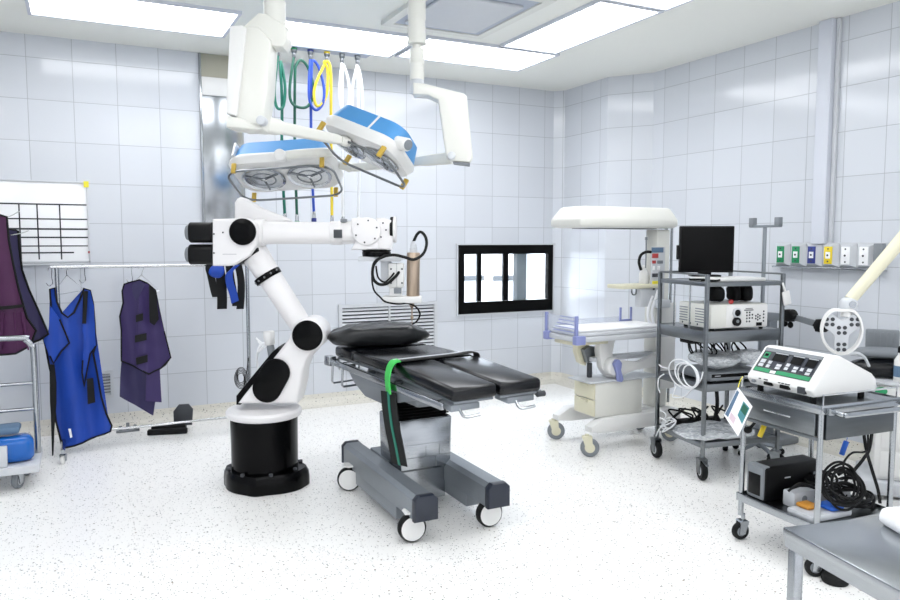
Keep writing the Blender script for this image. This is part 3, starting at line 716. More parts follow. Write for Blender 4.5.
# forearm
f0, f1, f2 = rv(257, 233), rv(333, 233), rv(352, 233.5)
X_ = Vector((1, 0, 0))
bm = B(); cyl(bm, rv(256, 232.5), rv(265.5, 232.5), .078, n=36, bev=.006); obj('forearm_collar', bm, 'robot', rob)
bm = B(); cyl(bm, rv(265, 232.7), rv(332, 233), .066, .062, n=36); fa = obj('forearm', bm, 'robot', rob)
bm = B(); cyl(bm, rv(331, 233), rv(342.5, 233), .067, n=36, bev=.004); fc = obj('wrist_collar', bm, 'robot', rob)
p, q = rv(333.5, 229.5, -.07), rv(342, 238, -.07); bm = B(); box(bm, (p.x, -.072, q.z), (q.x, -.04, p.z), .003); obj('cover_plate', bm, 'dgrey', fc)
p, q = rv(341, 219), rv(347, 222.5); bm = B(); box(bm, (p.x, -.03, q.z), (q.x, .02, p.z), .003); obj('connector', bm, 'mgrey', fc)
# wrist
bm = B(); cyl(bm, rv(342, 233.5), rv(356, 232), .062, .066, n=36); obj('wrist_neck', bm, 'robot', rob)
P = rp([(350.5, 250), (353, 246), (356, 240), (350.5, 232), (351, 218.5), (359, 217.2), (368, 218), (379, 226), (379, 250)], -.075)
bm = B(); prism(bm, P, -.075, .075, XZ, .014, 3); wh = obj('wrist_housing', bm, 'robot', rob)
p = rv(367, 231.5, -.06); bm = B(); cyl(bm, p + Y_ * -.03, p + Y_ * .12, .080, n=36, bev=.008); obj('wrist_disc', bm, 'robot', wh)
for a in range(0, 360, 60):
    s = p + Vector((math.cos(R(a + 20)) * .062, -.031, math.sin(R(a + 20)) * .062)); bm = B(); cyl(bm, s, s + Y_ * -.003, .005, n=8); obj('screw', bm, 'dgrey', wh)
P = rp([(376, 218), (384, 217.5), (391, 220), (394, 229), (393, 241), (391, 250), (374, 250)], -.062); bm = B(); prism(bm, P, -.062, .062, XZ, .012, 3); wb = obj('wrist_bulb', bm, 'robot', rob)
p, q = rv(390.5, 229.5), rv(396.5, 229.5); bm = B(); cyl(bm, p, rv(393.6, 229.5), .072, n=36, bev=.004); obj('seal_ring', bm, 'rubber', wb)
bm = B(); cyl(bm, rv(393.4, 229.5), q, .076, n=36, bev=.010); obj('end_cover', bm, 'robot', wb)
for (a, b_) in ((383, 223), (386, 230), (381, 237)):
    p = rv(a, b_, -.062); bm = B(); cyl(bm, p, p + Y_ * -.003, .005, n=8); obj('screw', bm, 'dgrey', wb)
# tool
fz = rv(376.5, 249.5); bm = B(); lathe(bm, [(.083, 0), (.083, .006), (.080, .012), (.083, .018), (.080, .040)], fz, -Z_, 40); obj('tool_flange', bm, 'gloss_black', rob)
p, q = rv(359.5, 256.5), rv(401, 261); bm = B(); box(bm, (p.x, -.07, q.z), (q.x, .07, p.z), .003); obj('adapter_plate', bm, 'lgrey', rob)
p, q = rv(381, 261), rv(391, 286); bm = B(); box(bm, (p.x, -.03, q.z), (q.x, .05, p.z), .003); tb = obj('tool_bracket', bm, 'lgrey', rob)
p, q = rv(389, 263), rv(404, 287); bm = B(); box(bm, (p.x, -.055, q.z), (q.x, .03, p.z), .006); obj('slide_block', bm, 'white', tb)
for (a, b_) in ((391, 269), (391, 283), (402, 269), (402, 283), (397, 276)):
    s = rv(a, b_, -.055); bm = B(); cyl(bm, s, s + Y_ * -.004, .0055, n=8); obj('screw', bm, 'dgrey', tb)
bm = B(); p, q = rv(396.5, 263, -.055), rv(397, 287, -.055); box(bm, (p.x, -.0565, q.z), (q.x, -.05, p.z)); obj('slide_seam', bm, 'mgrey', tb)
p, q = rv(390, 287), rv(402, 295); bm = B(); box(bm, (p.x, -.045, q.z), (q.x, .03, p.z), .003); obj('lower_bracket', bm, 'white', tb)
p, q = rv(394.5, 287.5), rv(402, 293); bm = B(); box(bm, (p.x, -.052, q.z), (q.x, -.044, p.z), .002); obj('sensor', bm, 'mgrey', tb)
p, q = rv(383, 296), rv(421.5, 302.5); bm = B(); box(bm, (p.x, -.06, q.z), (q.x, .06, p.z), .005); tp = obj('tool_plate', bm, 'white', rob)
cb, ct = rv(413, 296.5), rv(414.5, 252.5); bm = B(); cyl(bm, cb, (cb.x + .004, cb.y, ct.z), .038, n=32, bev=.005); cyl_o = obj('spindle_motor', bm, 'copper', rob)
bm = B(); lathe(bm, [(.022, 0), (.022, .02), (.018, .024), (.018, .045), (.012, .05), (.012, .065)], (cb.x + .004, 0, ct.z), Z_, 24); obj('cable_gland', bm, 'lgrey', cyl_o)
nz = rv(412, 302.5); bm = B(); lathe(bm, [(.014, 0), (.014, .02), (.008, .03), (.004, .035), (.004, .075), (.009, .08), (.009, .095), (.003, .10), (.002, .13)], nz, -Z_, 16); obj('needle_holder', bm, 'copper', rob)
tx = cb.x + .004
bm = B(); tube(bm, [Vector((tx, 0, ct.z + .06)), rv(417, 234.5, 0), rv(421, 232, -.01), rv(425.5, 237, -.03), rv(426.5, 245, -.05), rv(423, 254, -.08), rv(414, 259.5, -.10), rv(404, 257, -.10), rv(394, 255, -.11), rv(384, 256.5, -.11), rv(375, 262, -.10), rv(372.5, 272, -.10), rv(374, 280, -.10), rv(380, 284.5, -.1), rv(388, 283, -.09), rv(396, 276, -.07), rv(399, 272, -.05)], .0085, n=8); obj('tool_cable', bm, 'rubber', rob)
bm = B(); tube(bm, [rv(380, 258, -.105), rv(374, 266, -.11), rv(372, 278, -.11), rv(374, 290, -.10), rv(380, 297, -.09), rv(386, 302, -.08), rv(398, 304, -.07), rv(408, 303.5, -.05), rv(416, 307, -.04), rv(420, 314, -.03), rv(417, 321, -.015), rv(412.5, 324, -.003)], .005, n=8); obj('tool_cable', bm, 'rubber', rob)
bm = B(); tube(bm, [rv(376, 266, -.08), rv(378, 277, -.09), rv(384, 282, -.09), rv(390, 278, -.08), rv(394, 273, -.06)], .005, n=8); obj('tool_cable', bm, 'rubber', rob)
# cable connector behind the shoulder
bm = B(); cyl(bm, rv(270, 345, .10), rv(268.5, 331, .10), .030, .034, n=20, bev=.006); cc = obj('cable_connector', bm, 'white', rob)
for (a, b_) in (((256, 338), (262, 343)), ((258, 341), (264, 347)), ((260, 345), (258, 352))):
    bm = B(); tube(bm, [rv(272, 352, .10), rv(268, 343, .09), rv(*b_, .09), rv(*a, .09)], .006, n=8); obj('cable', bm, 'hosewhite', cc)
bm = B(); tube(bm, [rv(271, 350, .10), rv(264, 344, .09), rv(258.5, 349, .1), rv(257, 360, .12), rv(259, 372, .13)], .007, n=8); obj('cable', bm, 'hosewhite', cc)
bm = B(); cyl(bm, rv(270, 344, .10), rv(272, 356, .08), .022, n=14); obj('cable_clamp', bm, 'mgrey', cc)

# ================================================================== OPERATING TABLE
tab = thing('operating_table', 'black cushioned operating table on a grey wheeled base', 'operating table', (1.62, 3.6, 0))
TT = Matrix.Translation((1.66, 3.6, 0)) @ Matrix.Rotation(R(6), 4, 'Z')
def dip(v): return -.07 * max(0, -.09 - v)           # the leg section slopes gently down
def tt_(bm, sl=True):
    if sl:
        for v in bm.verts: v.co.z += dip(v.co.y)
    bmesh.ops.transform(bm, matrix=TT, verts=bm.verts); return bm
def tpart(nm, bm, m, par=None, label=None): return obj(nm, tt_(bm), m, par or tab, w=True, label=label)
def cushion(lo, hi, nm):
    bm = B(); box(bm, lo, hi, .022, 3)
    return tpart(nm, bm, 'leather')
CZ0, CZ1 = .735, .80
cushion((-.255, .40, CZ0), (.255, .645, CZ1), 'head_cushion')
cushion((-.257, -.085, CZ0), (.257, .393, CZ1), 'back_cushion')
cushion((-.257, -.665, CZ0), (-.006, -.093, CZ1), 'leg_cushion')
cushion((.006, -.665, CZ0), (.257, -.093, CZ1), 'leg_cushion')
bm = B(); box(bm, (-.24, -.09, .722), (.24, .63, CZ0 - .001), .003); tpart('top_deck', bm, 'grey_metal')
for s in (-1, 1):
    bm = B(); box(bm, (-.24, -.645, .722), (-.02, -.095, CZ0 - .001), .003, mx=Matrix.Scale(-s, 4, (1, 0, 0))); tpart('leg_deck', bm, 'grey_metal')
for s in (-1, 1):
    bm = B(); x0, x1 = sorted((s * .292, s * .275)); box(bm, (x0, -.62, .695), (x1, .66, .728), .004); rl_ = tpart('side_rail', bm, 'steel')
    for yy in (-.55, -.15, .15, .4, .62):
        bm = B(); cyl(bm, (s * .275, yy, .712), (s * .236, yy, .714), .011, n=10); tpart('standoff', bm, 'dsteel', rl_)
for xa in (-.26, .06):
    bm = B(); box(bm, (xa, -.65, .69), (xa + .16, -.54, .721), .006); pl = tpart('leg_plate_bracket', bm, 'grey_metal')
    bm = B(); tube(bm, [(xa + .05, -.645, .70), (xa + .055, -.665, .675), (xa + .075, -.675, .668), (xa + .14, -.68, .673)], .007, n=8); tpart('release_lever', bm, 'steel', pl)
bm = B(); cyl(bm, (.245, -.64, .715), (.29, -.64, .715), .014, n=14); tpart('rail_knob', bm, 'dgrey')
for xx in (-.272, .258):
    bm = B(); prism(bm, [(.46, .72), (.34, .63), (.20, .575), (-.02, .570), (-.38, .68), (-.55, .70), (-.55, .72)], xx, xx + .014, YZ, .004); tpart('side_fairing', bm, 'grey_metal')
bm = B(); box(bm, (-.22, -.28, .60), (.22, .30, .721), .03, 3); tpart('under_frame', bm, 'mgrey')
cxx, cyy = 1.615, 3.655
def sq(hx, hy, z, r=.02): return [Vector((cxx + u, cyy + v, z)) for u, v in rrect(hx, hy, r, 3)]
bm = B(); rings = []
for k in range(8):
    z = .482 + .016 * k; rings += [sq(.150, .135, z), sq(.132, .118, z + .008)]
loft(bm, rings); obj('bellows', bm, 'rubber', tab, w=True)
bm = B(); loft(bm, [sq(.137, .127, .20, .012), sq(.150, .14, .215, .012), sq(.155, .145, .475, .012), sq(.150, .14, .482, .012)]); cu = obj('upper_column_cover', bm, 'steel', tab, w=True)
for z in (.275, .345):
    bm = B(); loft(bm, [sq(.1535, .1435, z, .012), sq(.1535, .1435, z + .002, .012)]); obj('seam', bm, 'mgrey', cu, w=True)
for i, z in enumerate((.217, .277)):
    for u in ((-.03, .06), (.0, .08))[i]:
        bm = B(); box(bm, (cxx + u, cyy - .1435, z), (cxx + u + .002, cyy - .13, z + .058)); obj('seam', bm, 'mgrey', cu, w=True)
bm = B(); loft(bm, [sq(.130, .12, .035, .012), sq(.130, .12, .199, .012)]); obj('lower_column_cover', bm, 'steel', tab, w=True)
# base beams
for k, (xa, xb, ya, yb_) in enumerate(((1.345, 1.46, 3.085, 4.08), (1.735, 1.85, 3.085, 4.08))):
    bm = B(); prism(bm, [(xa, .125), (xa, .22), (xa + .02, .24), (xb - .02, .24), (xb, .22), (xb, .125)], ya, yb_, lambda u, v, a: Vector((u, a, v)), .003); bmo = obj('base_beam', bm, 'grey_metal', tab, w=True)
    bm = B(); box(bm, (xa + .004, ya + .20, .055), (xb - .004, yb_ - .20, .126), .004); obj('beam_skirt', bm, 'grey_metal', bmo, w=True)
    for (e0, e1) in ((ya - .05, ya + .0), (yb_, yb_ + .04)):
        bm = B(); prism(bm, [(xa - .003, .12), (xa - .003, .222), (xa + .02, .244), (xb - .02, .244), (xb + .003, .222), (xb + .003, .12)], e0, e1, lambda u, v, a: Vector((u, a, v)), .012); obj('end_cap', bm, 'navy', bmo, w=True)
bm = B(); box(bm, (1.461, 3.66, .09), (1.734, 3.95, .235), .008); obj('cross_member', bm, 'grey_metal', tab, w=True)
for (x, y, a) in ((1.365, 3.13, -8), (1.785, 3.13, -4), (1.335, 3.95, -24), (1.79, 4.0, 10)):
    caster(tab, (x, y, 0), .068, .05, R(a), .13, hub='white', fork='white', disc=True)
# head end accessory brackets
for yy in (.46, .60):
    bm = B(); tube(bm, [(-.284, yy, .696), (-.29, yy, .595), (-.28, yy, .585), (-.13, yy - .02, .595), (-.12, yy - .02, .72)], .007, n=8, smooth=False); tpart('accessory_bracket', bm, 'steel')
bm = B(); box(bm, (-.31, .60, .685), (-.26, .67, .742), .006); tpart('rail_clamp', bm, 'steel')

# pillow
bm = B(); ell(bm, (0, 0, .866), (.31, .14, .066), 44, 18, e=.6)
for v in bm.verts:
    k = noise.noise(v.co * 11) * .016 + noise.noise(v.co * 30) * .007
    tp = max(0, abs(v.co.x) / .31 - .55) / .45; v.co.z = .85 + (v.co.z - .85) * (1 - .55 * tp)
    if v.co.z > .82: v.co.z += k
    v.co.y += .008 * noise.noise(v.co * 14)
bmesh.ops.transform(bm, matrix=TT @ Matrix.Translation((-.025, .515, 0)) @ Matrix.Rotation(R(-12), 4, 'Z'), verts=bm.verts)
zm = min(v.co.z for v in bm.verts)
for v in bm.verts: v.co.z = max(v.co.z, .8015)
solo('pillow', bm, 'pillow', 'charcoal vinyl pillow at the head of the operating table', 'pillow')
# strap
st = thing('table_strap', 'black restraint strap with a bright green end hanging over the operating table side', 'strap', (1.42, 3.45, .5))
def spart(nm, bm, m, par=None, label=None): return obj(nm, tt_(bm, False), m, par or st, w=True, label=label)
ys = -.10
bm = B(); ribbon(bm, [(.30, ys + .02, .70), (.28, ys + .02, .765), (.255, ys + .018, .812), (.12, ys + .012, .809), (-.05, ys + .006, .808), (-.18, ys, .808), (-.25, ys - .01, .809)], (0, .055, 0), .006); spart('webbing', bm, 'strapblack')
bm = B(); ribbon(bm, [(.276, ys + .045, .785), (.255, ys + .042, .817), (.12, ys + .032, .8145), (-.05, ys + .026, .8135), (-.18, ys + .018, .8135), (-.25, ys + .01, .814)], (0, .012, 0), .004); spart('stripe', bm, 'lgrey')
bm = B(); ribbon(bm, [(-.23, ys - .01, .813), (-.262, ys - .012, .808), (-.285, ys - .016, .785), (-.300, ys - .02, .74), (-.302, ys - .024, .70), (-.300, ys - .03, .655)], (.02, .085, 0), .006); spart('green_end', bm, 'strapgreen', label='bright green strap end')
bm = B(); ribbon(bm, [(-.300, ys - .03, .66), (-.297, ys - .035, .58), (-.288, ys - .045, .48), (-.272, ys - .055, .38), (-.258, ys - .065, .285)], (.035, -.095, 0), .006); tl = spart('tail', bm, 'strapblack')
bm = B(); ribbon(bm, [(-.304, ys - .034, .66), (-.301, ys - .039, .58), (-.292, ys - .049, .48), (-.276, ys - .059, .38), (-.262, ys - .069, .285)], (.005, -.012, 0), .004); spart('stripe', bm, 'hosegreen', tl)
# instrument under-cloth glimpsed below the table edge
bm = B(); box(bm, (1.55, 3.42, .575), (1.78, 3.54, .596), .008); crumple(bm, .006, 14); solo('folded_drape', bm, 'film', 'crumpled grey plastic drape tucked under the table top by the strap', 'drape')
# ================================================================== SURGICAL LAMPS
def plate(px, dep, thick, bev=.012):
    """outline in pixels on the plane facing the lens at distance dep, extruded away from it"""
    bm = B(); hf = FH
    P = [onD(a, b_, dep) for a, b_ in px]; off = hf * thick
    v0 = [bm.verts.new(p) for p in P]; v1 = [bm.verts.new(p + off) for p in P]; n = len(P)
    fs = [bm.faces.new(v0), bm.faces.new(list(reversed(v1)))]
    for i in range(n): fs.append(bm.faces.new((v0[i], v1[i], v1[(i + 1) % n], v0[(i + 1) % n])))
    bmesh.ops.recalc_face_normals(bm, faces=fs)
    bmesh.ops.bevel(bm, geom=list({e for f in fs[:2] for e in f.edges}), offset=bev, segments=2, affect='EDGES', profile=.5)
    return bm
def lamp_head(par, Mx, lx, ly, split):
    """lens side at z<0; lx, ly half sizes"""
    def T(bm): bmesh.ops.transform(bm, matrix=Mx, verts=bm.verts); return bm
    def ring(sx, sy, z, r=None): r = r or min(sx, sy) * .6; return [Vector((u, v, z)) for u, v in rrect(sx, sy, r, 8)]
    bm = B(); loft(bm, [ring(lx * .86, ly * .86, -.035), ring(lx * .93, ly * .93, -.03), ring(lx * .98, ly * .98, 0), ring(lx, ly, .012), ring(lx * .99, ly * .99, .026), ring(lx * .965, ly * .955, .034)])
    sh = obj('lamp_shell', T(bm), 'white', par, w=True)
    bm = B(); loft(bm, [ring(lx * .955, ly * .945, .0345), ring(lx * .84, ly * .78, .135), ring(lx * .74, ly * .62, .142)]); obj('top_cover', T(bm), 'lampblue', sh, w=True, label='blue sloped top cover')
    bm = B()
    for sx in split:
        q = lambda y, z: [Vector((sx - .006, -y, z)), Vector((sx + .006, -y, z)), Vector((sx + .006, y, z)), Vector((sx - .006, y, z))]
        loft(bm, [q(ly * .965, .03), q(ly * .80, .139)])
    if split: obj('cover_rib', T(bm), 'white', sh, w=True)
    else: bm.free()
    for s in (-1, 1):
        c = Vector((s * lx * .43, 0, 0)); r = min(lx * .40, ly * .72)
        bm = B(); lathe(bm, [(r * 1.02, -.044), (r, -.05), (r * .95, -.048), (r * .75, -.038), (r * .45, -.036), (.002, -.036)], c, Z_, 36); rf = obj('reflector', T(bm), 'lens', par, w=True)
        bm = B(); lathe(bm, [(r * .6, -.040), (r * .58, -.046), (r * .52, -.046), (r * .5, -.040)], c, Z_, 30); obj('lens_ring', T(bm), 'mgrey', rf, w=True)
        bm = B(); lathe(bm, [(.02, -.037), (.018, -.05), (.002, -.052)], c, Z_, 18); obj('bulb_cap', T(bm), 'chrome', rf, w=True)
        for a in range(3):
            q = R(90 + 120 * a); bm = B(); tube(bm, [c + Vector((math.cos(q) * r * .95, math.sin(q) * r * .95, -.05)), c + Vector((0, 0, -.048))], .004, n=6, smooth=False); obj('spoke', T(bm), 'dsteel', rf, w=True)
    bm = B(); tube(bm, [Vector((u, v, -.085)) for u, v in rrect(lx * .97, ly * .97, ly * .5, 6)], .0075, n=8, smooth=False, closed=True); hr = obj('handle_rail', T(bm), 'dsteel', par, w=True)
    for (u, v) in ((-lx * .8, -ly * .95), (lx * .8, -ly * .95), (-lx * .8, ly * .95), (lx * .8, ly * .95)):
        bm = B(); box(bm, (u - .014, v - .009, -.095), (u + .014, v + .009, -.03), .003); obj('rail_clamp', T(bm), 'brass', hr, w=True, label='yellow rail clamp')
    return sh
def basis(c, ex, ez):
    ex = Vector(ex).normalized(); ez = Vector(ez); ez = (ez - ex * ez.dot(ex)).normalized(); ey = ez.cross(ex)
    return Matrix(((ex.x, ey.x, ez.x, c.x), (ex.y, ey.y, ez.y, c.y), (ex.z, ey.z, ez.z, c.z), (0, 0, 0, 1)))
def spring_arm(par, a, b_, ra, rb):
    a, b_ = Vector(a), Vector(b_); d = (b_ - a); rings = []
    s, u = frame_of(d)
    for t, r in ((0, ra * .8), (.02, ra), (.30, ra * .9), (.34, (ra + rb) * .45), (.96, rb), (1, rb * .8)):
        rings.append([a + d * t + (s * p + u * q) * 1.0 for p, q in rrect(r * .8, r, r * .4, 3)])
    bm = B(); loft(bm, rings); return obj('spring_arm', bm, 'cream', par, w=True)
def ceiling_tube(par, x, y, zb, r):
    bm = B(); lathe(bm, [(r * 1.05, zb), (r * 1.05, zb + .16), (r * 1.15, zb + .165), (r * 1.15, zb + .18), (r * .9, zb + .19), (r * .9, H - .05), (r * 1.9, H - .045), (r * 1.9, H - .001)], (x, y, 0), Z_, 32)
    return obj('ceiling_pole', bm, 'cream', par, w=True)

# lamp A: near pole, tilted head
D1 = 3.6
pA = onD(275, 27, D1); LA = thing('surgical_lamp', 'tilted surgical lamp on the near ceiling pole, its head to the right', 'surgical lamp', (pA.x, pA.y, H), group='ceiling surgical lamps')
bm = B(); r = .052; zb = pA.z
lathe(bm, [(r * .9, zb - .01), (r, zb), (r, zb + .105), (r * 1.06, zb + .112), (r * .9, zb + .125), (r * .9, H - .05), (r * 1.9, H - .045), (r * 1.9, H - .001)], (pA.x, pA.y, 0), Z_, 32); obj('ceiling_pole', bm, 'cream', LA, w=True)
bm = plate([(240, 28), (258, 12.5), (266, 13), (286, 26), (286.5, 41), (283, 47), (272, 46), (268, 41), (240, 44)], D1 - .06, .13, .014); obj('knuckle', bm, 'cream', LA, w=True)
bm = plate([(240, 27), (258, 26), (271, 40), (268, 90), (262, 129), (241, 130), (235, 120)], D1 - .08, .16, .02); hs = obj('arm_housing', bm, 'cream', LA, w=True)
bm = plate([(229.5, 25.5), (242, 24.5), (246, 28), (237, 113), (235, 115.5), (225, 113)], D1 - .10, .20, .012); obj('housing_cover', bm, 'white', hs, w=True)
bm = plate([(226, 115), (240, 118), (262, 128), (258, 130), (241, 128), (226, 127)], D1 - .09, .17, .008); obj('housing_foot', bm, 'cream', hs, w=True)
aA, bA = onD(247, 121, D1 - .02), onD(340, 140, 4.02)
spring_arm(LA, aA, bA, .043, .026)
k0 = onD(260.5, 120, D1 - .12); bm = B(); cyl(bm, k0, k0 + FH * .06, .022, n=20, bev=.004); obj('pivot_knob', bm, 'lgrey', LA, w=True)
cA = onD(369, 147, 4.22)
ex = RT * .80 + FH * -.40 + UP * -.36; ez = UP * .86 + FH * .22 + RT * .36
MA = basis(cA, ex, ez)
lamp_head(LA, MA, .27, .19, [.06])
bm = B(); tube(bm, [bA, onD(347, 142, 4.10), MA @ Vector((-.27, .02, .03))], .024, n=12); obj('yoke', bm, 'cream', LA, w=True)
kk = MA @ Vector((.25, -.12, .045)); bm = B(); ek = (MA.to_3x3() @ Vector((1, -.3, 0))).normalized(); cyl(bm, kk - ek * .06, kk + ek * .06, .036, n=24, bev=.005); kn = obj('end_knob', bm, 'white', LA, w=True)
bm = B(); cyl(bm, kk + ek * .058, kk + ek * .066, .028, n=20); obj('knob_cap', bm, 'mgrey', kn, w=True)

# lamp B: far pole, level head at the left
D2 = 4.15
pB = onD(417, 82, D2); LB = thing('surgical_lamp', 'level surgical lamp above the robot elbow, two round reflectors facing the viewer', 'surgical lamp', (pB.x, pB.y, H), group='ceiling surgical lamps')
z1, z2, z3, z4 = (onD(413, q, D2).z for q in (80, 50, 46, 22)); r = .051
bm = B(); lathe(bm, [(r * .78, z1), (r * .80, z1 + .01), (r * .80, (z1 + z2) / 2), (r * .84, (z1 + z2) / 2 + .003), (r * .80, (z1 + z2) / 2 + .006), (r * .80, z2), (r * .5, z2 + .004), (r * .5, z3), (r * 1.05, z3 + .004), (r * 1.0, z3 + .02), (r * .92, z4), (r * .98, z4 + .004), (r * .98, z4 + .10), (r * 1.0, H - .05), (r * 1.9, H - .045), (r * 1.9, H - .001)], (pB.x, pB.y, 0), Z_, 32)
obj('ceiling_pole', bm, 'cream', LB, w=True)
bm = B(); lathe(bm, [(r * .7, z1 - .075), (r * .74, z1 - .07), (r * .74, z1 - .002), (r * .7, z1 + .002)], (pB.x, pB.y, 0), Z_, 24); obj('swivel', bm, 'lgrey', LB, w=True)
bm = plate([(413, 82), (424, 83), (464, 93), (467, 96), (473, 157), (470, 162.5), (452, 161), (446, 156), (438, 100), (428, 95), (413, 94)], D2 - .06, .13, .016); hb = obj('arm_housing', bm, 'cream', LB, w=True)
bm = plate([(453, 161.5), (470, 163), (470, 165), (454, 163)], D2 - .05, .10, .003); obj('housing_foot', bm, 'mgrey', hb, w=True)
aB, bB = onD(462, 157, D2 + .02), onD(350, 168, 4.75)
spring_arm(LB, aB, bB, .034, .026)
k0 = onD(451.5, 155.5, D2 - .09); bm = B(); cyl(bm, k0, k0 + FH * .06, .022, n=20, bev=.004); obj('pivot_knob', bm, 'lgrey', LB, w=True)
cB = onD(287, 172, 4.75)
exB = RT * 1.0 + UP * .06 - FH * .06; ezB = UP * .92 + FH * .33
MB_ = basis(cB, exB, ezB)
lamp_head(LB, MB_, .345, .205, [-.29])
bm = B(); tube(bm, [bB, onD(346, 166, 4.72), MB_ @ Vector((.335, 0, .03))], .03, n=12); obj('yoke', bm, 'cream', LB, w=True)
k0 = onD(280, 155, 4.42); bm = B(); cyl(bm, k0 - FH * .02, k0 + FH * .07, .035, n=24, bev=.006); kb = obj('front_knob', bm, 'white', LB, w=True)
e_ = onD(326, 152, 4.49); bm = B(); spring = tube(bm, [k0 + FH * .04, onD(300, 153.5, 4.47), e_, MB_ @ Vector((.30, -.10, .05))], .026, n=12); obj('front_arm', bm, 'cream', LB, w=True)

# ================================================================== GAS HOSES
YH = 5.30
rail = thing('gas_outlet_rail', 'slim grey gas outlet rail hung under the ceiling light with six hose fittings', 'gas rail', (1.55, YH, 2.78))
bm = B(); box(bm, (1.22, YH - .05, 2.785), (1.98, YH + .06, 2.825), .004); obj('rail_plate', bm, 'vent', rail, w=True)
for x in (1.3, 1.88):
    bm = B(); cyl(bm, (x, YH + .02, 2.82), (x, YH + .02, H - .015), .012, n=12); obj('hanger_rod', bm, 'lgrey', rail, w=True)
hs_ = (('green hose, leftmost of the six', 'hosegreen', 278, [(278, 59), (274.5, 88), (276, 105), (280, 109), (284, 104), (285, 85), (281, 62), (280.5, 70), (282, 100), (282, 160), (285, 216)], 'green'),
       ('dark green hose, second from the left of the six', 'hosegreen2', 294, [(294, 60), (290, 85), (291, 101), (298, 107), (308, 106), (314, 92), (309, 70), (302, 60.5), (297, 64), (295, 78), (295, 150), (297, 217)], 'green'),
       ('blue hose between the dark green and the yellow hose', 'hoseblue', 310.5, [(310, 60), (309, 85), (310, 102), (316, 110), (323, 103), (324, 88), (319, 68), (313, 60.5), (311.5, 70), (311, 110), (311.5, 160), (314, 214)], 'gasnavy'),
       ('yellow hose, fourth from the left', 'hoseyellow', 327, [(326, 62), (318, 78), (314, 92), (316, 105), (322, 104), (327, 92), (327.5, 70), (324, 62.5), (329, 63), (331, 78), (331, 120), (332, 218)], 'hoseyellow'),
       ('white hose, fifth from the left', 'hosewhite', 342, [(341.5, 63), (340, 85), (341, 105), (345, 112), (349, 104), (349, 84), (344, 66), (342.5, 72), (342, 120), (342.5, 170), (343, 219)], 'mgrey'),
       ('white hose, rightmost of the six', 'hosewhite', 357.5, [(356.5, 65), (353, 85), (352, 105), (354, 113), (359, 116), (362.5, 105), (361, 80), (358, 67), (358, 80), (359, 130), (359, 180), (358, 222)], 'mgrey'))
for lab, m, fx, pts, cm in hs_:
    top = onY(fx, 57, YH); t = thing('hanging_gas_hose', lab + ' gas hoses hanging behind the lamps', 'gas hose', (top.x, YH, 1.6), group='coloured gas hoses')
    bm = B(); lathe(bm, [(.014, 0), (.020, .012), (.020, .03), (.014, .04), (.016, .05), (.012, .07)], (top.x, YH, 2.787), -Z_, 16); fit = obj('fitting', bm, 'dsteel', t, w=True)
    bm = B(); lathe(bm, [(.022, 0), (.022, .014)], (top.x, YH, 2.7849), -Z_, 16); obj('colour_ring', bm, cm, fit, w=True)
    P = []; n = len(pts)
    for i, (a, b_) in enumerate(pts):
        P.append(onY(a, b_, YH - .035 * math.sin(min(1, i / 6) * PI) * (1 if i < 7 else 0) - (.01 if i >= 7 else 0)))
    P[0] = Vector((top.x, YH, 2.73))
    bm = B(); tube(bm, P, .0105, n=8, s=6); obj('hose', bm, m, t, w=True)
    e_ = P[-1]; bm = B(); lathe(bm, [(.010, -.02), (.013, 0), (.013, .03), (.008, .035), (.008, .05)], e_, -Z_, 14); cn = obj('connector', bm, 'chrome', t, w=True)
    bm = B(); lathe(bm, [(.014, .028), (.018, .03), (.018, .055), (.010, .058)], e_, -Z_, 14); obj('connector_cap', bm, cm, cn, w=True)
# ================================================================== GAS OUTLET PANEL ON THE RIGHT WALL
XW = 4.54
t = thing('medical_gas_panel', 'aluminium wall panel with six coloured gas outlets on the right wall', 'gas panel', (XW - .02, 3.4, 1.24))
ya, yb_ = onX(774, 255, XW - .05).y, onX(874, 255, XW - .05).y
bm = B(); prism(bm, [(XW - .001, 1.235), (XW - .03, 1.235), (XW - .03, 1.41), (XW - .001, 1.41)], ya, yb_ - .06, lambda u, v, a: Vector((u, a, v)), .003); obj('back_channel', bm, 'lgrey', t, w=True)
bm = B(); box(bm, (XW - .07, yb_ - .06, 1.232), (XW - .031, ya, 1.243), .003); obj('lower_lip', bm, 'steel', t, w=True)
bm = B(); box(bm, (XW - .075, yb_ - .065, 1.25), (XW - .031, yb_ - .01, 1.405), .004); obj('end_box', bm, 'mgrey', t, w=True)
cols = ['green', 'green', 'gasnavy', 'gasyellow', 'paper', 'paper']
n = 6; wd = (ya - yb_) / n
for k in range(n):
    yc = ya - wd * (k + .5); h0, h1 = 1.245, 1.405; zc = (h0 + h1) / 2
    R1 = [Vector((XW - .031, yc + s * wd * .495, z)) for s, z in ((-1, h0), (1, h0), (1, h1), (-1, h1))]
    R2 = [Vector((XW - .058, yc + s * wd * .27, z)) for s, z in ((-1, h0 + .018), (1, h0 + .018), (1, h1 - .018), (-1, h1 - .018))]
    bm = B(); loft(bm, [R1, R2]); un = obj('outlet', bm, 'lgrey', t, w=True, smooth=False)
    bm = B(); box(bm, (XW - .062, yc - wd * .24, zc - .058), (XW - .0585, yc + wd * .24, zc + .058), .001); obj('colour_plate', bm, cols[k], un, w=True)
    bm = B(); box(bm, (XW - .0655, yc - .017, zc - .022), (XW - .0622, yc + .017, zc + .022), .001); obj('socket_plate', bm, 'paper', un, w=True)
    bm = B(); cyl(bm, (XW - .068, yc, zc), (XW - .0656, yc, zc), .007, n=12)
    for s in (-1, 1): cyl(bm, (XW - .0635, yc + .0, zc + s * .042), (XW - .0622, yc, zc + s * .042), .006, n=10)
    obj('socket', bm, 'dgrey', un, w=True)

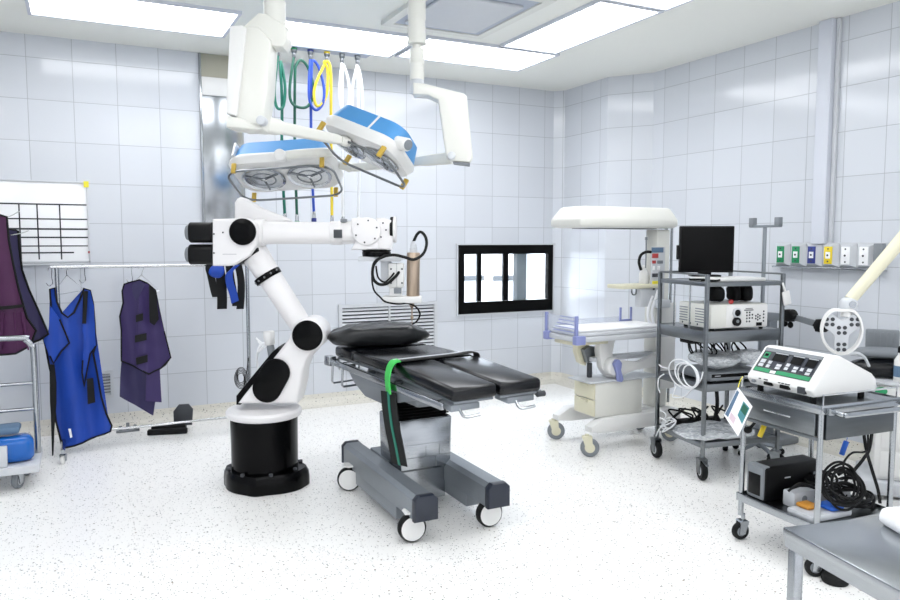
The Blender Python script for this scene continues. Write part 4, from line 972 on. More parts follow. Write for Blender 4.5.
# ================================================================== INFANT WARMER
war = thing('infant_warmer', 'cream infant warmer with an overhead canopy, raised bed and drawer cabinet', 'infant warmer', (3.35, 4.05, 0))
for (x, y, a) in ((3.02, 4.33, 150), (2.97, 3.87, 145), (3.72, 3.93, 120), (3.74, 4.28, 120)):
    caster(war, (x, y, 0), .062, .03, R(a), .15, tyre='mgrey', hub='ivory', fork='ivory', trail=.02)
bm = B(); prism(bm, [(3.0, .15), (3.0, .185), (3.10, .235), (3.78, .235), (3.78, .135), (3.12, .135)], 3.89, 3.97, XZ, .006); obj('base_rail', bm, 'white', war, w=True)
bm = B(); prism(bm, [(3.0, .15), (3.0, .185), (3.10, .235), (3.78, .235), (3.78, .135), (3.12, .135)], 4.27, 4.35, XZ, .006); obj('base_rail', bm, 'white', war, w=True)
bm = B(); box(bm, (3.60, 3.971, .14), (3.78, 4.269, .23), .004); obj('base_cross', bm, 'white', war, w=True)
X0, X1, Y0, Y1, Z0, Z1 = 3.06, 3.46, 3.93, 4.16, .236, .47
bm = B(); box(bm, (X0, Y0, Z0), (X1, Y1, Z1), .008); cab = obj('cabinet', bm, 'cream', war, w=True)
for k in range(2):
    za = Z0 + .008 + k * .114; bm = B(); box(bm, (X0 - .012, Y0 + .004, za), (X0 - .001, Y1 - .004, za + .108), .004); dr = obj('drawer', bm, 'ivory', cab, w=True)
    bm = B(); box(bm, (X0 - .024, 4.0, za + .09), (X0 - .0125, 4.08, za + .10), .003)
    # shallow pull is part of the drawer front
    for v in bm.verts: v.co.x += 0
    me = dr.data; bm2 = B(); bm2.from_mesh(me); bmesh.ops.transform(bm, matrix=rootmat(war).inverted(), verts=bm.verts); tmp = bpy.data.meshes.new('tmp'); bm.to_mesh(tmp); bm.free(); bm2.from_mesh(tmp); bpy.data.meshes.remove(tmp); bm2.to_mesh(me); bm2.free()
bm = B(); box(bm, (X0 - .06, Y0 - .01, Z1 + .001), (3.62, Y1 + .01, Z1 + .012), .004); obj('cabinet_top', bm, 'lgrey', war, w=True)
# tilt mechanism
def wplate(l, y, th, nm, m, par=war):
    P = [(onY(a, b_, y).x, onY(a, b_, y).z) for a, b_ in l]; bm = B(); prism(bm, P, y, y + th, XZ, .006); return obj(nm, bm, m, par, w=True)
wplate([(601, 337), (616, 337), (613, 352), (613, 360), (615, 378), (608, 377), (602, 368), (599.5, 352)], 3.98, .06, 'tilt_leg', 'white')
wplate([(578, 339), (590, 339), (589, 356), (586, 366), (581, 363), (577.5, 352)], 4.10, .06, 'tilt_leg', 'ivory')
wplate([(584, 350), (590, 346), (597, 347), (599, 354), (596, 361), (588, 363)], 4.06, .08, 'gear_motor', 'dsteel')
p = onY(589.5, 363, 4.09); bm = B(); cyl(bm, (p.x, 4.09, Z1 + .012), (p.x, 4.09, p.z), .018, n=14); obj('lift_rod', bm, 'dgrey', war, w=True)
wplate([(614, 359), (622, 361), (640, 362), (661, 352), (661, 366), (636, 370), (622, 376), (614, 378)], 3.955, .05, 'tilt_arm', 'white')
p = onY(615.5, 367, 3.93); bm = B(); cyl(bm, p, p + Vector((0, .06, 0)), .062, n=32, bev=.01); kb = obj('pivot_hub', bm, 'white', war, w=True)
P = [(616, 359.5), (619, 359.5), (621.5, 363), (620.5, 370), (623, 379), (621.5, 382), (617.5, 381.5), (617, 374), (613.5, 364)]
bm = B(); prism(bm, [(onY(a, b_, 3.91).x, onY(a, b_, 3.91).z) for a, b_ in P], 3.90, 3.929, XZ, .006); obj('lever', bm, 'lavender', kb, w=True)
bm = B(); box(bm, (3.10, 4.02, .60), (3.66, 4.10, .63), .004); obj('lift_beam', bm, 'lgrey', war, w=True)
# bed
BX0, BX1, BY0, BY1, BZ = 2.84, 3.62, 3.84, 4.20, .765
bm = B(); box(bm, (BX0, BY0, BZ), (BX1, BY1, BZ + .035), .008); bed = obj('bed_tray', bm, 'lgrey', war, w=True)
bm = B(); box(bm, (BX0 + .012, BY0 + .012, BZ + .036), (BX1 - .004, BY1 - .012, BZ + .062), .010); obj('mattress_tray', bm, 'lgrey', bed, w=True)
bm = B(); box(bm, (BX0 + .03, BY0 + .03, BZ + .063), (BX1 - .03, BY1 - .03, BZ + .082), .010, 3); obj('mattress', bm, 'cloth', war, w=True)
bm = B(); box(bm, (BX0 + .02, BY0 + .07, BZ - .028), (BX0 + .30, BY1 - .07, BZ - .001), .006); obj('x_ray_tray', bm, 'ivory', bed, w=True)
for yy, hh in ((BY0, .0), (BY1, .0)):
    bm = B(); s = 1 if yy == BY0 else -1
    box(bm, (BX0 - .02, yy - .012 * s, BZ - .012), (BX0 + .055, yy + .035 * s, BZ + .045), .006); cp = obj('corner_bracket', bm, 'lavender', bed, w=True)
    bm = B(); box(bm, (BX0 - .016, yy, BZ + .045), (BX0 + .004, yy + .022 * s, BZ + .175), .004); obj('end_post', bm, 'lavender', cp, w=True)
bm = B(); box(bm, (BX0 - .010, BY0 + .022, BZ + .05), (BX0 - .004, BY1 - .022, BZ + .165), .001); obj('end_wall', bm, 'acrylic', bed, w=True)
bm = B()
for k in range(5): box(bm, (BX0 - .013, BY0 + .022, BZ + .065 + .024 * k), (BX0 - .011, BY1 - .10 - .02 * k, BZ + .070 + .024 * k))
obj('end_wall_bars', bm, 'lavender', bed, w=True)
bm = B(); box(bm, (BX0 + .1, BY1 - .010, BZ + .05), (BX1 - .14, BY1 - .004, BZ + .115), .001); obj('side_wall', bm, 'acrylic', bed, w=True)
for px in (620.5, 631):
    p = onY(px, 320, BY1 - .02); bm = B(); box(bm, (p.x - .008, BY1 - .024, BZ + .06), (p.x + .008, BY1 - .012, BZ + .18), .003); obj('side_post', bm, 'lavender', bed, w=True)
p0_, p1_ = onY(621, 322, BY1 - .022), onY(631, 322, BY1 - .022)
bm = B(); box(bm, (p0_.x, BY1 - .027, BZ + .08), (p1_.x, BY1 - .020, BZ + .095), .002); obj('post_link', bm, 'lavender', bed, w=True)
# column
CX0, CX1, CY0, CY1 = 3.645, 3.765, 4.02, 4.14
bm = B(); box(bm, (CX0, CY0, .231), (CX1, CY1, 1.50), .010); col = obj('column', bm, 'cream', war, w=True)
bm = B(); box(bm, (CX0 + .004, CY0 - .012, .36), (CX1 + .06, CY0 - .001, .98), .004); obj('column_cover', bm, 'white', col, w=True)
# control panel on the near face
def cp(px0, py0, px1, py1, dy, nm, m, par):
    a, b_ = onY(px0, py0, CY0 - dy), onY(px1, py1, CY0 - dy); bm = B(); box(bm, (a.x, CY0 - dy, b_.z), (b_.x, CY0 - dy + .004, a.z), .001); return obj(nm, bm, m, par, w=True)
fp = cp(651.5, 247, 664, 300, .006, 'control_panel', 'lgrey', war)
cp(652, 247.5, 663.5, 252.5, .010, 'header_band', 'slate', fp)
cp(652.5, 253.5, 658.5, 258, .010, 'display', 'red', fp); cp(652.5, 260.5, 656, 263.5, .010, 'display', 'red', fp)
cp(657.5, 260.5, 663, 263.5, .010, 'key_row', 'mgrey', fp); cp(653, 266, 655, 270, .010, 'key', 'paper', fp); cp(657.5, 266, 660, 270, .010, 'key', 'paper', fp)
cp(652.5, 273.5, 658, 277, .010, 'display', 'dgrey', fp); cp(652.5, 281, 662, 284, .010, 'key_row', 'yellow', fp)
cp(653, 288, 655, 290, .010, 'key', 'dgrey', fp); cp(658, 288, 660, 290, .010, 'key', 'dgrey', fp)
bm = B(); cyl(bm, (3.80, 4.10, .24), (3.80, 4.10, 1.52), .012, n=14); obj('rear_pole', bm, 'steel', war, w=True)
bm = B(); cyl(bm, (3.835, 4.08, .24), (3.835, 4.08, 1.52), .010, n=14); obj('rear_pole', bm, 'steel', war, w=True)
# canopy
ca, cb_ = onY(562, 226, 3.97).x + .13, onY(676, 227, 3.97).x
def cring(x0, x1, y0, y1, z): return [Vector((x0, y0, z)), Vector((x1, y0, z)), Vector((x1, y1, z)), Vector((x0, y1, z))]
bm = B(); loft(bm, [cring(ca + .03, cb_ - .03, 3.97, 4.27, 1.508), cring(ca, cb_, 3.95, 4.29, 1.52), cring(ca, cb_, 3.95, 4.29, 1.565), cring(ca + .05, cb_ - .04, 3.985, 4.25, 1.645), cring(ca + .07, cb_ - .06, 4.0, 4.24, 1.652)])
bmesh.ops.bevel(bm, geom=bm.edges[:], offset=.008, segments=2, affect='EDGES', profile=.5)
cn = obj('canopy', bm, 'cream', war, w=True)
bm = B(); box(bm, (ca + .12, 4.03, 1.503), (cb_ - .12, 4.21, 1.5075), .003); obj('heater_grille', bm, 'dgrey', cn, w=True)
# shelf with bottle and tubes
sx0, sx1 = onY(616, 286, 4.0).x + .05, CX0 - .001
bm = B(); box(bm, (sx0, 3.99, 1.09), (sx1, 4.16, 1.118), .006); sh = obj('shelf', bm, 'ivory', war, w=True)
bm = B(); p = onY(634, 292, 4.03); tube(bm, [p + Vector((-.02, 0, .02)), p + Vector((-.015, 0, -.015)), p + Vector((.015, 0, -.015)), p + Vector((.02, 0, .02))], .006, n=8); obj('hook', bm, 'steel', sh, w=True)
p = onY(644, 280, 4.07)
bm = B(); lathe(bm, [(.03, 0), (.036, .01), (.036, .075), (.018, .10), (.014, .13)], (p.x, 4.07, 1.1185), Z_, 20); solo('suction_bottle', bm, 'white', 'white bottle standing on the warmer shelf below the canopy', 'bottle')
bm = B(); P = [onY(a, b_, 4.02) for a, b_ in ((641, 270), (639, 262), (641, 255), (646, 252), (651, 252))]; tube(bm, P, .010, n=8); obj('gas_tube', bm, 'rubber', war, w=True)
bm = B(); P = [onY(a, b_, 4.02) for a, b_ in ((645.5, 268), (646, 256), (646.2, 240))]; tube(bm, P, .005, n=8); lathe(bm, [(.01, 0), (.01, .02)], P[-1], Z_, 10); obj('aerial_probe', bm, 'mgrey', war, w=True)
bm = B(); P = [onY(a, b_, 4.0) for a, b_ in ((653, 296), (649, 306), (648, 318), (652, 326))]; tube(bm, P, .009, n=8); P = [onY(a, b_, 3.99) for a, b_ in ((658, 290), (655, 300), (652, 312), (654, 326))]; tube(bm, P, .009, n=8); obj('white_tubes', bm, 'hosewhite', war, w=True)
bm = B(); box(bm, (3.60, 3.93, .955), (3.70, 4.00, 1.01), .006); obj('valve_block', bm, 'lgrey', war, w=True)
p = onY(641, 304, 4.03); bm = B(); box(bm, (p.x - .03, 4.0, .96), (p.x + .06, 4.06, 1.089), .006); obj('valve_body', bm, 'lgrey', sh, w=True)

# ================================================================== EQUIPMENT CART
CR = R(-9); CO = Vector((3.275, 3.185, 0))
cart = thing('equipment_cart', 'tall stainless steel equipment cart carrying the monitor', 'cart', CO, CR)
CM = Matrix.Translation(CO) @ Matrix.Rotation(CR, 4, 'Z')
W_, D_ = .54, .48
def cw(v): return CM @ Vector(v)
for x, y in ((0, 0), (W_, 0), (0, D_), (W_, D_)):
    bm = B(); box(bm, (x - .011, y - .011, .135), (x + .011, y + .011, 1.225), .004); obj('post', bm, 'dsteel', cart)
for x, y, a in ((0, 0, 65), (W_, 0, 120), (0, D_, 75), (W_, D_, 40)):
    q = cw((x, y, 0)); caster(cart, q, .058, .034, R(a), .15, hub='lgrey', fork='dsteel', lever=(y == 0 and x == 0), trail=.012)
def tray(z, h, nm, th=.0):
    bm = B(); box(bm, (.012, .012, z), (W_ - .012, D_ - .012, z + .012)); s = obj(nm, bm, 'dsteel', cart)
    bm = B()
    for lo, hi in (((.012, -.006, z - h), (W_ - .012, .006, z + .014)), ((.012, D_ - .006, z - h), (W_ - .012, D_ + .006, z + .014)), ((-.006, .012, z - h), (.006, D_ - .012, z + .014)), ((W_ - .006, .012, z - h), (W_ + .006, D_ - .012, z + .014))): box(bm, lo, hi, .002)
    obj('rim', bm, 'dsteel', s); return s
tray(1.165, .012, 'top_shelf'); tray(.875, .055, 'middle_shelf'); tray(.56, .03, 'lower_shelf'); tray(.21, .02, 'bottom_shelf')
bm = B()
for a, b_ in (((0, 0), (W_, 0)), ((W_, 0), (W_, D_)), ((W_, D_), (0, D_)), ((0, D_), (0, 0))):
    if a == (0, 0): continue
    tube(bm, [(a[0], a[1], 1.222), (b_[0], b_[1], 1.222)], .006, n=8, smooth=False)
obj('guard_rail', bm, 'dsteel', cart)
for zz in (.985,):
    for yy in (.16, .32): 
        bm = B(); tube(bm, [(0, yy, .875), (0, yy, 1.165)], .005, n=8, smooth=False); obj('side_rod', bm, 'steel', cart)
# things on the cart
def onc(bm): bmesh.ops.transform(bm, matrix=CM, verts=bm.verts); return bm
bm = B(); box(bm, (.08, .05, 1.1775), (.46, .28, 1.198), .006); solo('keyboard_tray', onc(bm), 'white', 'white tray lying on the top shelf of the equipment cart under the monitor', 'tray')
mp = onD(706, 249, 4.62)
mon = thing('monitor', 'black flat monitor standing on top of the equipment cart', 'monitor', (mp.x, mp.y, 1.199), -(PI / 2 - AZ) + R(-6))
zt, zb2 = onD(706, 226, 4.62).z, onD(706, 272.5, 4.62).z
mz = lambda z: z - 1.199
bm = B(); box(bm, (-.165, -.02, mz(zb2)), (.165, .012, mz(zt)), .006); pn = obj('panel', bm, 'black', mon)
bm = B(); box(bm, (-.155, -.0225, mz(zb2) + .012), (.155, -.0205, mz(zt) - .010), .001); obj('screen', bm, 'screen', pn)
bm = B(); box(bm, (-.04, .013, mz(zb2) - .03), (.04, .035, mz(zb2) + .12), .004); box(bm, (-.09, -.03, .0), (.09, .07, .010), .003); box(bm, (-.04, .014, .008), (.04, .034, mz(zb2)), .003); obj('stand', bm, 'black', mon)
bm = B(); box(bm, (-.178, -.012, mz(zb2) + .08), (-.166, .02, mz(zb2) + .17), .004); obj('side_pod', bm, 'black', mon)
bm = B(); tube(bm, [cw((.03, .10, 1.185)), cw((.06, .06, 1.186)), cw((.09, .035, 1.186)), cw((.11, .03, 1.19))], .006, n=8); tube(bm, [cw((.02, .2, 1.186)), cw((.05, .12, 1.19)), cw((.07, .08, 1.188))], .006, n=8)
solo('cable', bm, 'rubber', 'black cables on the top shelf left of the monitor', 'cable')
# light source box
ls = thing('light_source', 'white endoscopy light source box with two round sockets on the cart middle shelf', 'medical device', cw((.27, .2, .888)), CR)
bm = B(); box(bm, (-.22, -.175, .012), (.185, .14, .155), .006); body = obj('case', bm, 'cream', ls)
bm = B(); box(bm, (-.135 + .02, -.180, .018), (.182, -.1755, .150), .002); obj('front_panel', bm, 'white', body)
def dot(u, v, r, nm, m, d=.012, par=None):
    bm = B(); cyl(bm, (u, -.1805, v), (u, -.1805 - d, v), r, n=20, bev=min(.002, r * .2)); return obj(nm, bm, m, par or ls)
s1 = dot(-.045, .105, .030, 'light_socket', 'lgrey', .012); dot(-.045, .105, .020, 'socket_hole', 'black', .016, s1)
s2 = dot(-.048, .052, .026, 'lamp_knob', 'rubber', .02); dot(-.050, .055, .010, 'knob_cap', 'mgrey', .024, s2)
k = 0
for u, vs in ((.030, (.05, .068, .086, .104)), (.050, (.05, .07, .088, .104)), (.070, (.07, .09)), (.095, (.066, .082)), (.110, (.058, .074, .09)), (.125, (.066, .082)), (.152, (.05, .07, .09, .108))):
    for v in vs: dot(u, v, .0055, 'button', 'dgrey', .003)
bm = B(); box(bm, (.10, -.1835, .022), (.14, -.1805, .042)); obj('slot', bm, 'black', ls)
bm = B(); box(bm, (.01, -.1835, .116), (.075, -.1805, .121)); box(bm, (.02, -.1835, .127), (.07, -.1805, .130)); obj('panel_legend', bm, 'dgrey', ls)
for gy in (-.11, .05):
    bm = B()
    for j in range(6): box(bm, (-.2215, gy, .04 + .016 * j), (-.2205, gy + .085, .046 + .016 * j))
    obj('side_vent', bm, 'mgrey', body)
bm = B()
for j in (-.12, -.05, .02, .1): cyl(bm, (-.2225, j, .028), (-.2202, j, .028), .006, n=8)
obj('side_screw', bm, 'dgrey', body)
bm = B(); cyl(bm, (-.225, -.135, .125), (-.2205, -.135, .125), .014, n=16); obj('side_port', bm, 'dgrey', body)
for u, v in ((-.19, -.15), (.16, -.15), (-.19, .11), (.16, .11)):
    bm = B(); cyl(bm, (u, v, 0), (u, v, .0118), .012, n=12); obj('foot', bm, 'rubber', ls)
bm = B(); ell(bm, cw((.20, .04, 1.057)), (.018, .012, .014)); 
solo('red_cap', bm, 'red', 'small red cap lying on the white light source box', 'cap')
# black camera heads and boxes behind, standing on the light source
for (u, v, sx, sy, sz, lab) in ((.22, .21, .045, .05, .048, 'left black camera box on top of the light source, under the top shelf'), (.36, .22, .03, .05, .05, 'middle black camera box on top of the light source'), (.43, .20, .035, .05, .051, 'right black camera box on top of the light source')):
    bm = B(); ell(bm, (u, v, 1.044 + sz), (sx, sy, sz), 16, 10, e=.6); crumple(bm, .006, 22); zmin = min(p.co.z for p in bm.verts)
    for p in bm.verts: p.co.z += 1.0445 - zmin
    solo('camera_head', onc(bm), 'rubber', lab, 'camera', group='black camera boxes on the light source')
# recorder on the lower shelf
rec = thing('video_recorder', 'flat grey and black video recorder on the lower shelf of the equipment cart', 'video recorder', cw((.27, .2, .573)), CR)
bm = B(); box(bm, (-.21, -.17, .01), (.21, .17, .055), .004); obj('case', bm, 'mgrey', rec)
bm = B(); box(bm, (-.20, -.174, .032), (.20, -.1705, .052), .001); obj('front_strip', bm, 'gloss_black', rec)
bm = B(); box(bm, (-.18, -.1765, .040), (-.14, -.1745, .044)); obj('badge', bm, 'lgrey', rec)
for s in (-.17, .17):
    bm = B(); box(bm, (s - .02, -.15, 0), (s + .02, .15, .0098)); obj('foot', bm, 'rubber', rec)
def bag(c, r, m, name, label, cat, seed, amp=.03, fl=0):
    bm = B(); ell(bm, c, r, 30, 14, e=.75); crumple(bm, amp, 7, seed); crumple(bm, amp * .5, 17, seed + 3); zmin = min(p.co.z for p in bm.verts)
    for p in bm.verts: p.co.z += fl - zmin
    o = solo(name, onc(bm), m, label, cat)
    for p in o.data.polygons: p.use_smooth = False
    return o
bag((.19, .18, .68), (.15, .14, .045), 'film', 'plastic_bag', 'crumpled clear plastic bag on top of the video recorder, left', 'bag', 1, .03, .63)
bag((.41, .16, .68), (.11, .12, .05), 'film', 'plastic_bag', 'crumpled clear plastic bag on top of the video recorder, right', 'bag', 5, .03, .63)
bag((.16, .12, .25), (.24, .19, .022), 'film', 'plastic_bag', 'large silvery plastic bag spilling over the bottom shelf of the equipment cart', 'bag', 9, .02, .2245)
# cable tangle under the middle shelf
bm = B(); rnd = random.Random(5)
for k in range(9):
    x = .05 + .045 * k; pts = [(x, .24, .80), (x + rnd.uniform(-.03, .03), .2 + rnd.uniform(-.06, .06), .74), (x + rnd.uniform(-.05, .05), .2, .69 + rnd.uniform(-.01, .02)), (x + rnd.uniform(-.05, .05), .24, .75), (x + .02, .26, .81)]
    tube(bm, pts, .005, n=6)
box(bm, (.03, .18, .79), (.42, .30, .819), .006)
solo('cable_bundle', onc(bm), 'rubber', 'tangle of black cables hanging below the middle shelf of the equipment cart', 'cable')
bm = B(); rnd = random.Random(8)
for k in range(8):
    x = .08 + .05 * k; tube(bm, [(x, .40, .235), (x + rnd.uniform(-.1, .1), .34, .30), (x + rnd.uniform(-.1, .1), .42, .33), (x + rnd.uniform(-.08, .1), .38, .26), (x + .05, .43, .24)], .006, n=6)
box(bm, (.10, .36, .2245), (.40, .42, .268), .008)
solo('power_strip', onc(bm), 'rubber', 'black power strip and leads at the back of the equipment cart bottom shelf', 'power strip')
bm = B(); tube(bm, [(.30, .30, .245), (.31, .28, .38), (.30, .30, .555)], .012, n=8); solo('cable_sleeve', onc(bm), 'rubber', 'thick black cable rising from the bottom to the lower shelf of the cart', 'cable')
# white coiled cable on the left side
def lp(px, py, y=-.03):    # point near the cart's left face plane (local x = -.03)
    o_ = CM.inverted() @ EYEP; d_ = CM.inverted().to_3x3() @ ray(px, py); t_ = (y - o_.x) / d_.x; return CM @ (o_ + d_ * t_)
bm = B()
for k, (cx_, cy_, rx, ry) in enumerate(((683, 374, 14, 15.5), (688, 376, 10, 13.5), (691, 376, 8, 12), (687, 375, 12, 13))):
    tube(bm, [lp(cx_ + rx * math.cos(q), cy_ + ry * math.sin(q) * .9 + rx * math.cos(q) * .35, -.03 - .008 * k) for q in [2 * PI * j / 12 for j in range(12)]], .0042, n=6, closed=True, s=4)
tube(bm, [lp(*q) for q in ((668, 368), (662, 367), (659, 364.5))], .0042, n=6)
tube(bm, [lp(*q) for q in ((676, 386), (674, 392), (673, 397), (684, 396.5), (692, 389), (700, 381), (703, 372))], .0042, n=6)
tube(bm, [lp(*q) for q in ((664, 374), (659, 378), (658, 386), (660, 393))], .0042, n=6)
solo('cable_coil', bm, 'hosewhite', 'coil of white cable hung on the left side of the equipment cart', 'cable')
bm = B()
for k in range(3): tube(bm, [lp(*q, -.02 - .01 * k) for q in ((660, 410 + 8 * k), (666, 415 + 6 * k), (662, 424 + 4 * k), (670, 428), (676, 421), (668, 418 + 3 * k), (660, 428), (656, 436))], .004, n=6)
solo('cable_coil', bm, 'hosewhite', 'loose white leads wound low round the left rear post of the equipment cart', 'cable')
# yellow box and tag
bm = B(); p = lp(666, 300, .06); box(bm, p - Vector((.03, .02, .05)), p + Vector((.03, .02, .05)), .006); solo('infusion_box', bm, 'ivory', 'pale yellow box held by a steel clamp behind the left side of the equipment cart', 'box') if False else bm.free()
q = cw((W_ + .005, -.02, 1.12)); bm = B(); box(bm, (-.035, -.012, -.085), (.02, .0, .0), .008, mx=Matrix.Translation(q) @ Matrix.Rotation(CR, 4, 'Z') @ Matrix.Rotation(R(-14), 4, 'Y')); tube(bm, [q + Vector((-.01, -.005, -.004)), q + Vector((-.02, .0, .03)), q + Vector((-.005, .02, .05))], .006, n=8)
solo('white_handset', bm, 'white', 'white handset hanging from the right front post of the equipment cart', 'handset')

# ---------------- drip stand behind the cart
iv = thing('drip_stand', 'grey drip stand with a two-armed head behind the equipment cart', 'drip stand', (4.02, 3.43, 0))
pp = onX(765, 226, 4.02); ivy = pp.y
iv.location.y = ivy
bm = B(); cyl(bm, (4.02, ivy, .05), (4.02, ivy, pp.z), .013, n=16); obj('pole', bm, 'grey_metal', iv, w=True)
a, b_ = onX(750.5, 230, 4.02), onX(780.5, 230, 4.02)
bm = B(); box(bm, (4.005, a.y, pp.z - .01), (4.035, b_.y, pp.z + .008), .003); hd = obj('head_bar', bm, 'grey_metal', iv, w=True)
for y0 in (a.y - .035, b_.y):
    bm = B(); box(bm, (4.0, y0, pp.z - .005), (4.04, y0 + .035, pp.z + .055), .004); obj('hook_block', bm, 'mgrey', hd, w=True)
for k in range(5):
    q = R(36 + 72 * k); e_ = Vector((4.02 + .15 * math.cos(q), ivy + .15 * math.sin(q), .045)); bm = B(); tube(bm, [(4.02, ivy, .075), e_], .014, n=8, smooth=False); obj('base_leg', bm, 'grey_metal', iv, w=True)
    bm = B(); ell(bm, (e_.x, e_.y, .022), (.022, .022, .0215)); obj('castor', bm, 'rubber', iv, w=True)

# ---------------- jointed arm with hand wheels
jx = 4.36
ja = thing('positioning_arm', 'grey jointed arm with black hand wheels on a floor post behind the carts', 'positioning arm', (jx, 3.5, 0))
def jp(a, b_): return onX(a, b_, jx)
p0 = jp(768, 318)
bm = B(); box(bm, (jx - .04, p0.y - .05, .03), (jx + .04, p0.y + .05, p0.z + .03), .008); obj('post', bm, 'grey_metal', ja, w=True)
bm = B(); box(bm, (jx - .12, p0.y - .2, .001), (jx + .12, p0.y + .2, .05), .015); obj('base', bm, 'mgrey', ja, w=True)
P = [jp(*q) for q in ((762, 311), (792, 313), (792, 320), (762, 321))]
bm = B(); prism(bm, [(p.y, p.z) for p in P], jx - .075, jx - .041, YZ, .004); obj('upper_arm', bm, 'grey_metal', ja, w=True)
P = [jp(*q) for q in ((798, 313.5), (826, 321.5), (826, 328), (798, 319.5))]
bm = B(); prism(bm, [(p.y, p.z) for p in P], jx - .06, jx - .041, YZ, .003); obj('fore_arm', bm, 'mgrey', ja, w=True)
for (a, b_) in ((797, 315), (829, 325)):
    p = jp(a, b_); bm = B(); cyl(bm, p + Vector((-.105, 0, 0)), p + Vector((-.035, 0, 0)), .042, n=28, bev=.008)
    for k in range(6): q = R(60 * k); cyl(bm, p + Vector((-.10, math.cos(q) * .036, math.sin(q) * .036)), p + Vector((-.05, math.cos(q) * .036, math.sin(q) * .036)), .010, n=8)
    obj('hand_wheel', bm, 'black', ja, w=True)
for (a, b_) in ((791, 323), (796.5, 324.5)):
    p = jp(a, b_); bm = B(); ell(bm, p + Vector((-.06, 0, 0)), (.02, .018, .022)); tube(bm, [p + Vector((-.06, 0, 0)), p + Vector((-.06, .01, .05))], .008, n=8, smooth=False); obj('clamp_knob', bm, 'black', ja, w=True)

# ================================================================== EXAMINATION LAMP
xl = thing('examination_lamp', 'white examination lamp with a round three-lobed head on a long cream arm', 'examination lamp', (3.9, 2.3, 0))
DE = 3.62
a, b_ = onD(850, 300, DE), onD(925, 212, DE); a2 = onD(848, 303, DE)
xl.location = (b_.x, b_.y, 0)
bm = B(); cyl(bm, a, b_, .028, .034, n=24); obj('arm', bm, 'ivory', xl, w=True)
bm = B(); cyl(bm, b_ + (b_ - a).normalized() * -.01, (b_.x, b_.y, .05), .03, n=16); obj('stand_post', bm, 'white', xl, w=True)
bm = B(); cyl(bm, (b_.x, b_.y, .001), (b_.x, b_.y, .05), .2, n=32, bev=.01); obj('stand_base', bm, 'white', xl, w=True)
c_ = onD(848.5, 305, DE); bm = B(); ell(bm, c_, (.04, .04, .04), e=.85); jt = obj('joint', bm, 'lgrey', xl, w=True)
bm = B(); cyl(bm, c_ - FH * .042 + Vector((0, 0, .005)), c_ - FH * .035 + Vector((0, 0, .005)), .018, n=16); obj('joint_screw', bm, 'steel', jt, w=True)
bm = B(); cyl(bm, onD(847, 309, DE), onD(846, 317, DE), .026, n=16); obj('neck', bm, 'white', xl, w=True)
nrm = (-FW * 1.0 - RT * .30 - UP * .15).normalized()
hc = onD(841.5, 330, DE); ux = UP.cross(nrm).normalized(); uy = nrm.cross(ux)
HM = Matrix(((ux.x, uy.x, nrm.x, hc.x), (ux.y, uy.y, nrm.y, hc.y), (ux.z, uy.z, nrm.z, hc.z), (0, 0, 0, 1)))
def hT(bm): bmesh.ops.transform(bm, matrix=HM, verts=bm.verts); return bm
RX, RY = .093, .122
bm = B(); ring = []; inner = []
def hring(k, z): 
    out = []
    for j in range(64):
        q = 2 * PI * j / 64 + PI / 2; rr = k * (1 - .16 * math.exp(-((j if j < 32 else 64 - j) / 4.2) ** 2)); out.append(Vector((math.cos(q) * RX * rr, math.sin(q) * RY * rr, z)))
    return out
loft(bm, [hring(1.0, -.02), hring(1.02, 0), hring(1.0, .018), hring(.90, .02), hring(.87, .0), hring(.90, -.02)], closed=True); hd = obj('head_ring', hT(bm), 'white', xl, w=True)
# three-lobed plate
pol = []
for j in range(90):
    q = 2 * PI * j / 90; s_ = math.cos(3 * (q - R(-90))); rr = .64 + (.29 * s_ ** .6 if s_ > 0 else -.22 * (-s_) ** .8)
    pol.append((math.cos(q) * RX * min(rr, .92), math.sin(q) * RY * min(rr, .92)))
bm = B(); prism(bm, pol, -.012, .008, lambda u, v, a: Vector((u, v, a)), .003); lp_ = obj('lobed_plate', hT(bm), 'lgrey', xl, w=True)
for q in (-90, 30, 150, None):
    ux_, uy_ = (0, 0) if q is None else (math.cos(R(q)) * RX * .68, math.sin(R(q)) * RY * .68)
    for du, dv in ((-.013, .013), (.013, .013), (-.013, -.013), (.013, -.013)):
        bm = B(); cyl(bm, (ux_ + du, uy_ + dv, .006), (ux_ + du, uy_ + dv, .012), .0095, n=14, bev=.002); obj('led_lens', hT(bm), 'dgrey', lp_, w=True)
bm = B(); tube(bm, [HM @ Vector((.0, -.118, 0)), onD(848, 354, DE), onD(857, 353, DE), onD(864, 357, DE + .05), onD(869, 366, DE + .1)], .007, n=8); obj('cable', bm, 'lgrey', xl, w=True)
# ================================================================== INSTRUMENT TROLLEY (near right)
TO = Vector((2.735, 2.015, 0)); TR = R(-4); TW, TD = .465, .45
tro = thing('instrument_trolley', 'low stainless steel trolley with a drawer, carrying the white electrosurgical unit', 'trolley', TO, TR)
TM = Matrix.Translation(TO) @ Matrix.Rotation(TR, 4, 'Z')
def tw(bm): bmesh.ops.transform(bm, matrix=TM, verts=bm.verts); return bm
def tp_(v): return TM @ Vector(v)
TI = TM.inverted()
def tpx(px, py, axis, c):    # pixel -> trolley-local point on the plane axis=c
    o_ = TI @ EYEP; d_ = TI.to_3x3() @ ray(px, py); t_ = (c - o_[axis]) / d_[axis]; return o_ + d_ * t_
for x, y in ((.012, .012), (TW - .012, .012), (.012, TD - .012), (TW - .012, TD - .012)):
    bm = B(); cyl(bm, (x, y, .12), (x, y, .725), .0125, n=14); obj('post', bm, 'steel', tro)
for x, y, a in ((.012, .012, -35), (TW - .012, .012, 20), (.012, TD - .012, -15), (TW - .012, TD - .012, 60)):
    caster(tro, tp_((x, y, 0)), .042, .026, R(a), .125, tyre='rubber', hub='mgrey', fork='steel', trail=.012)
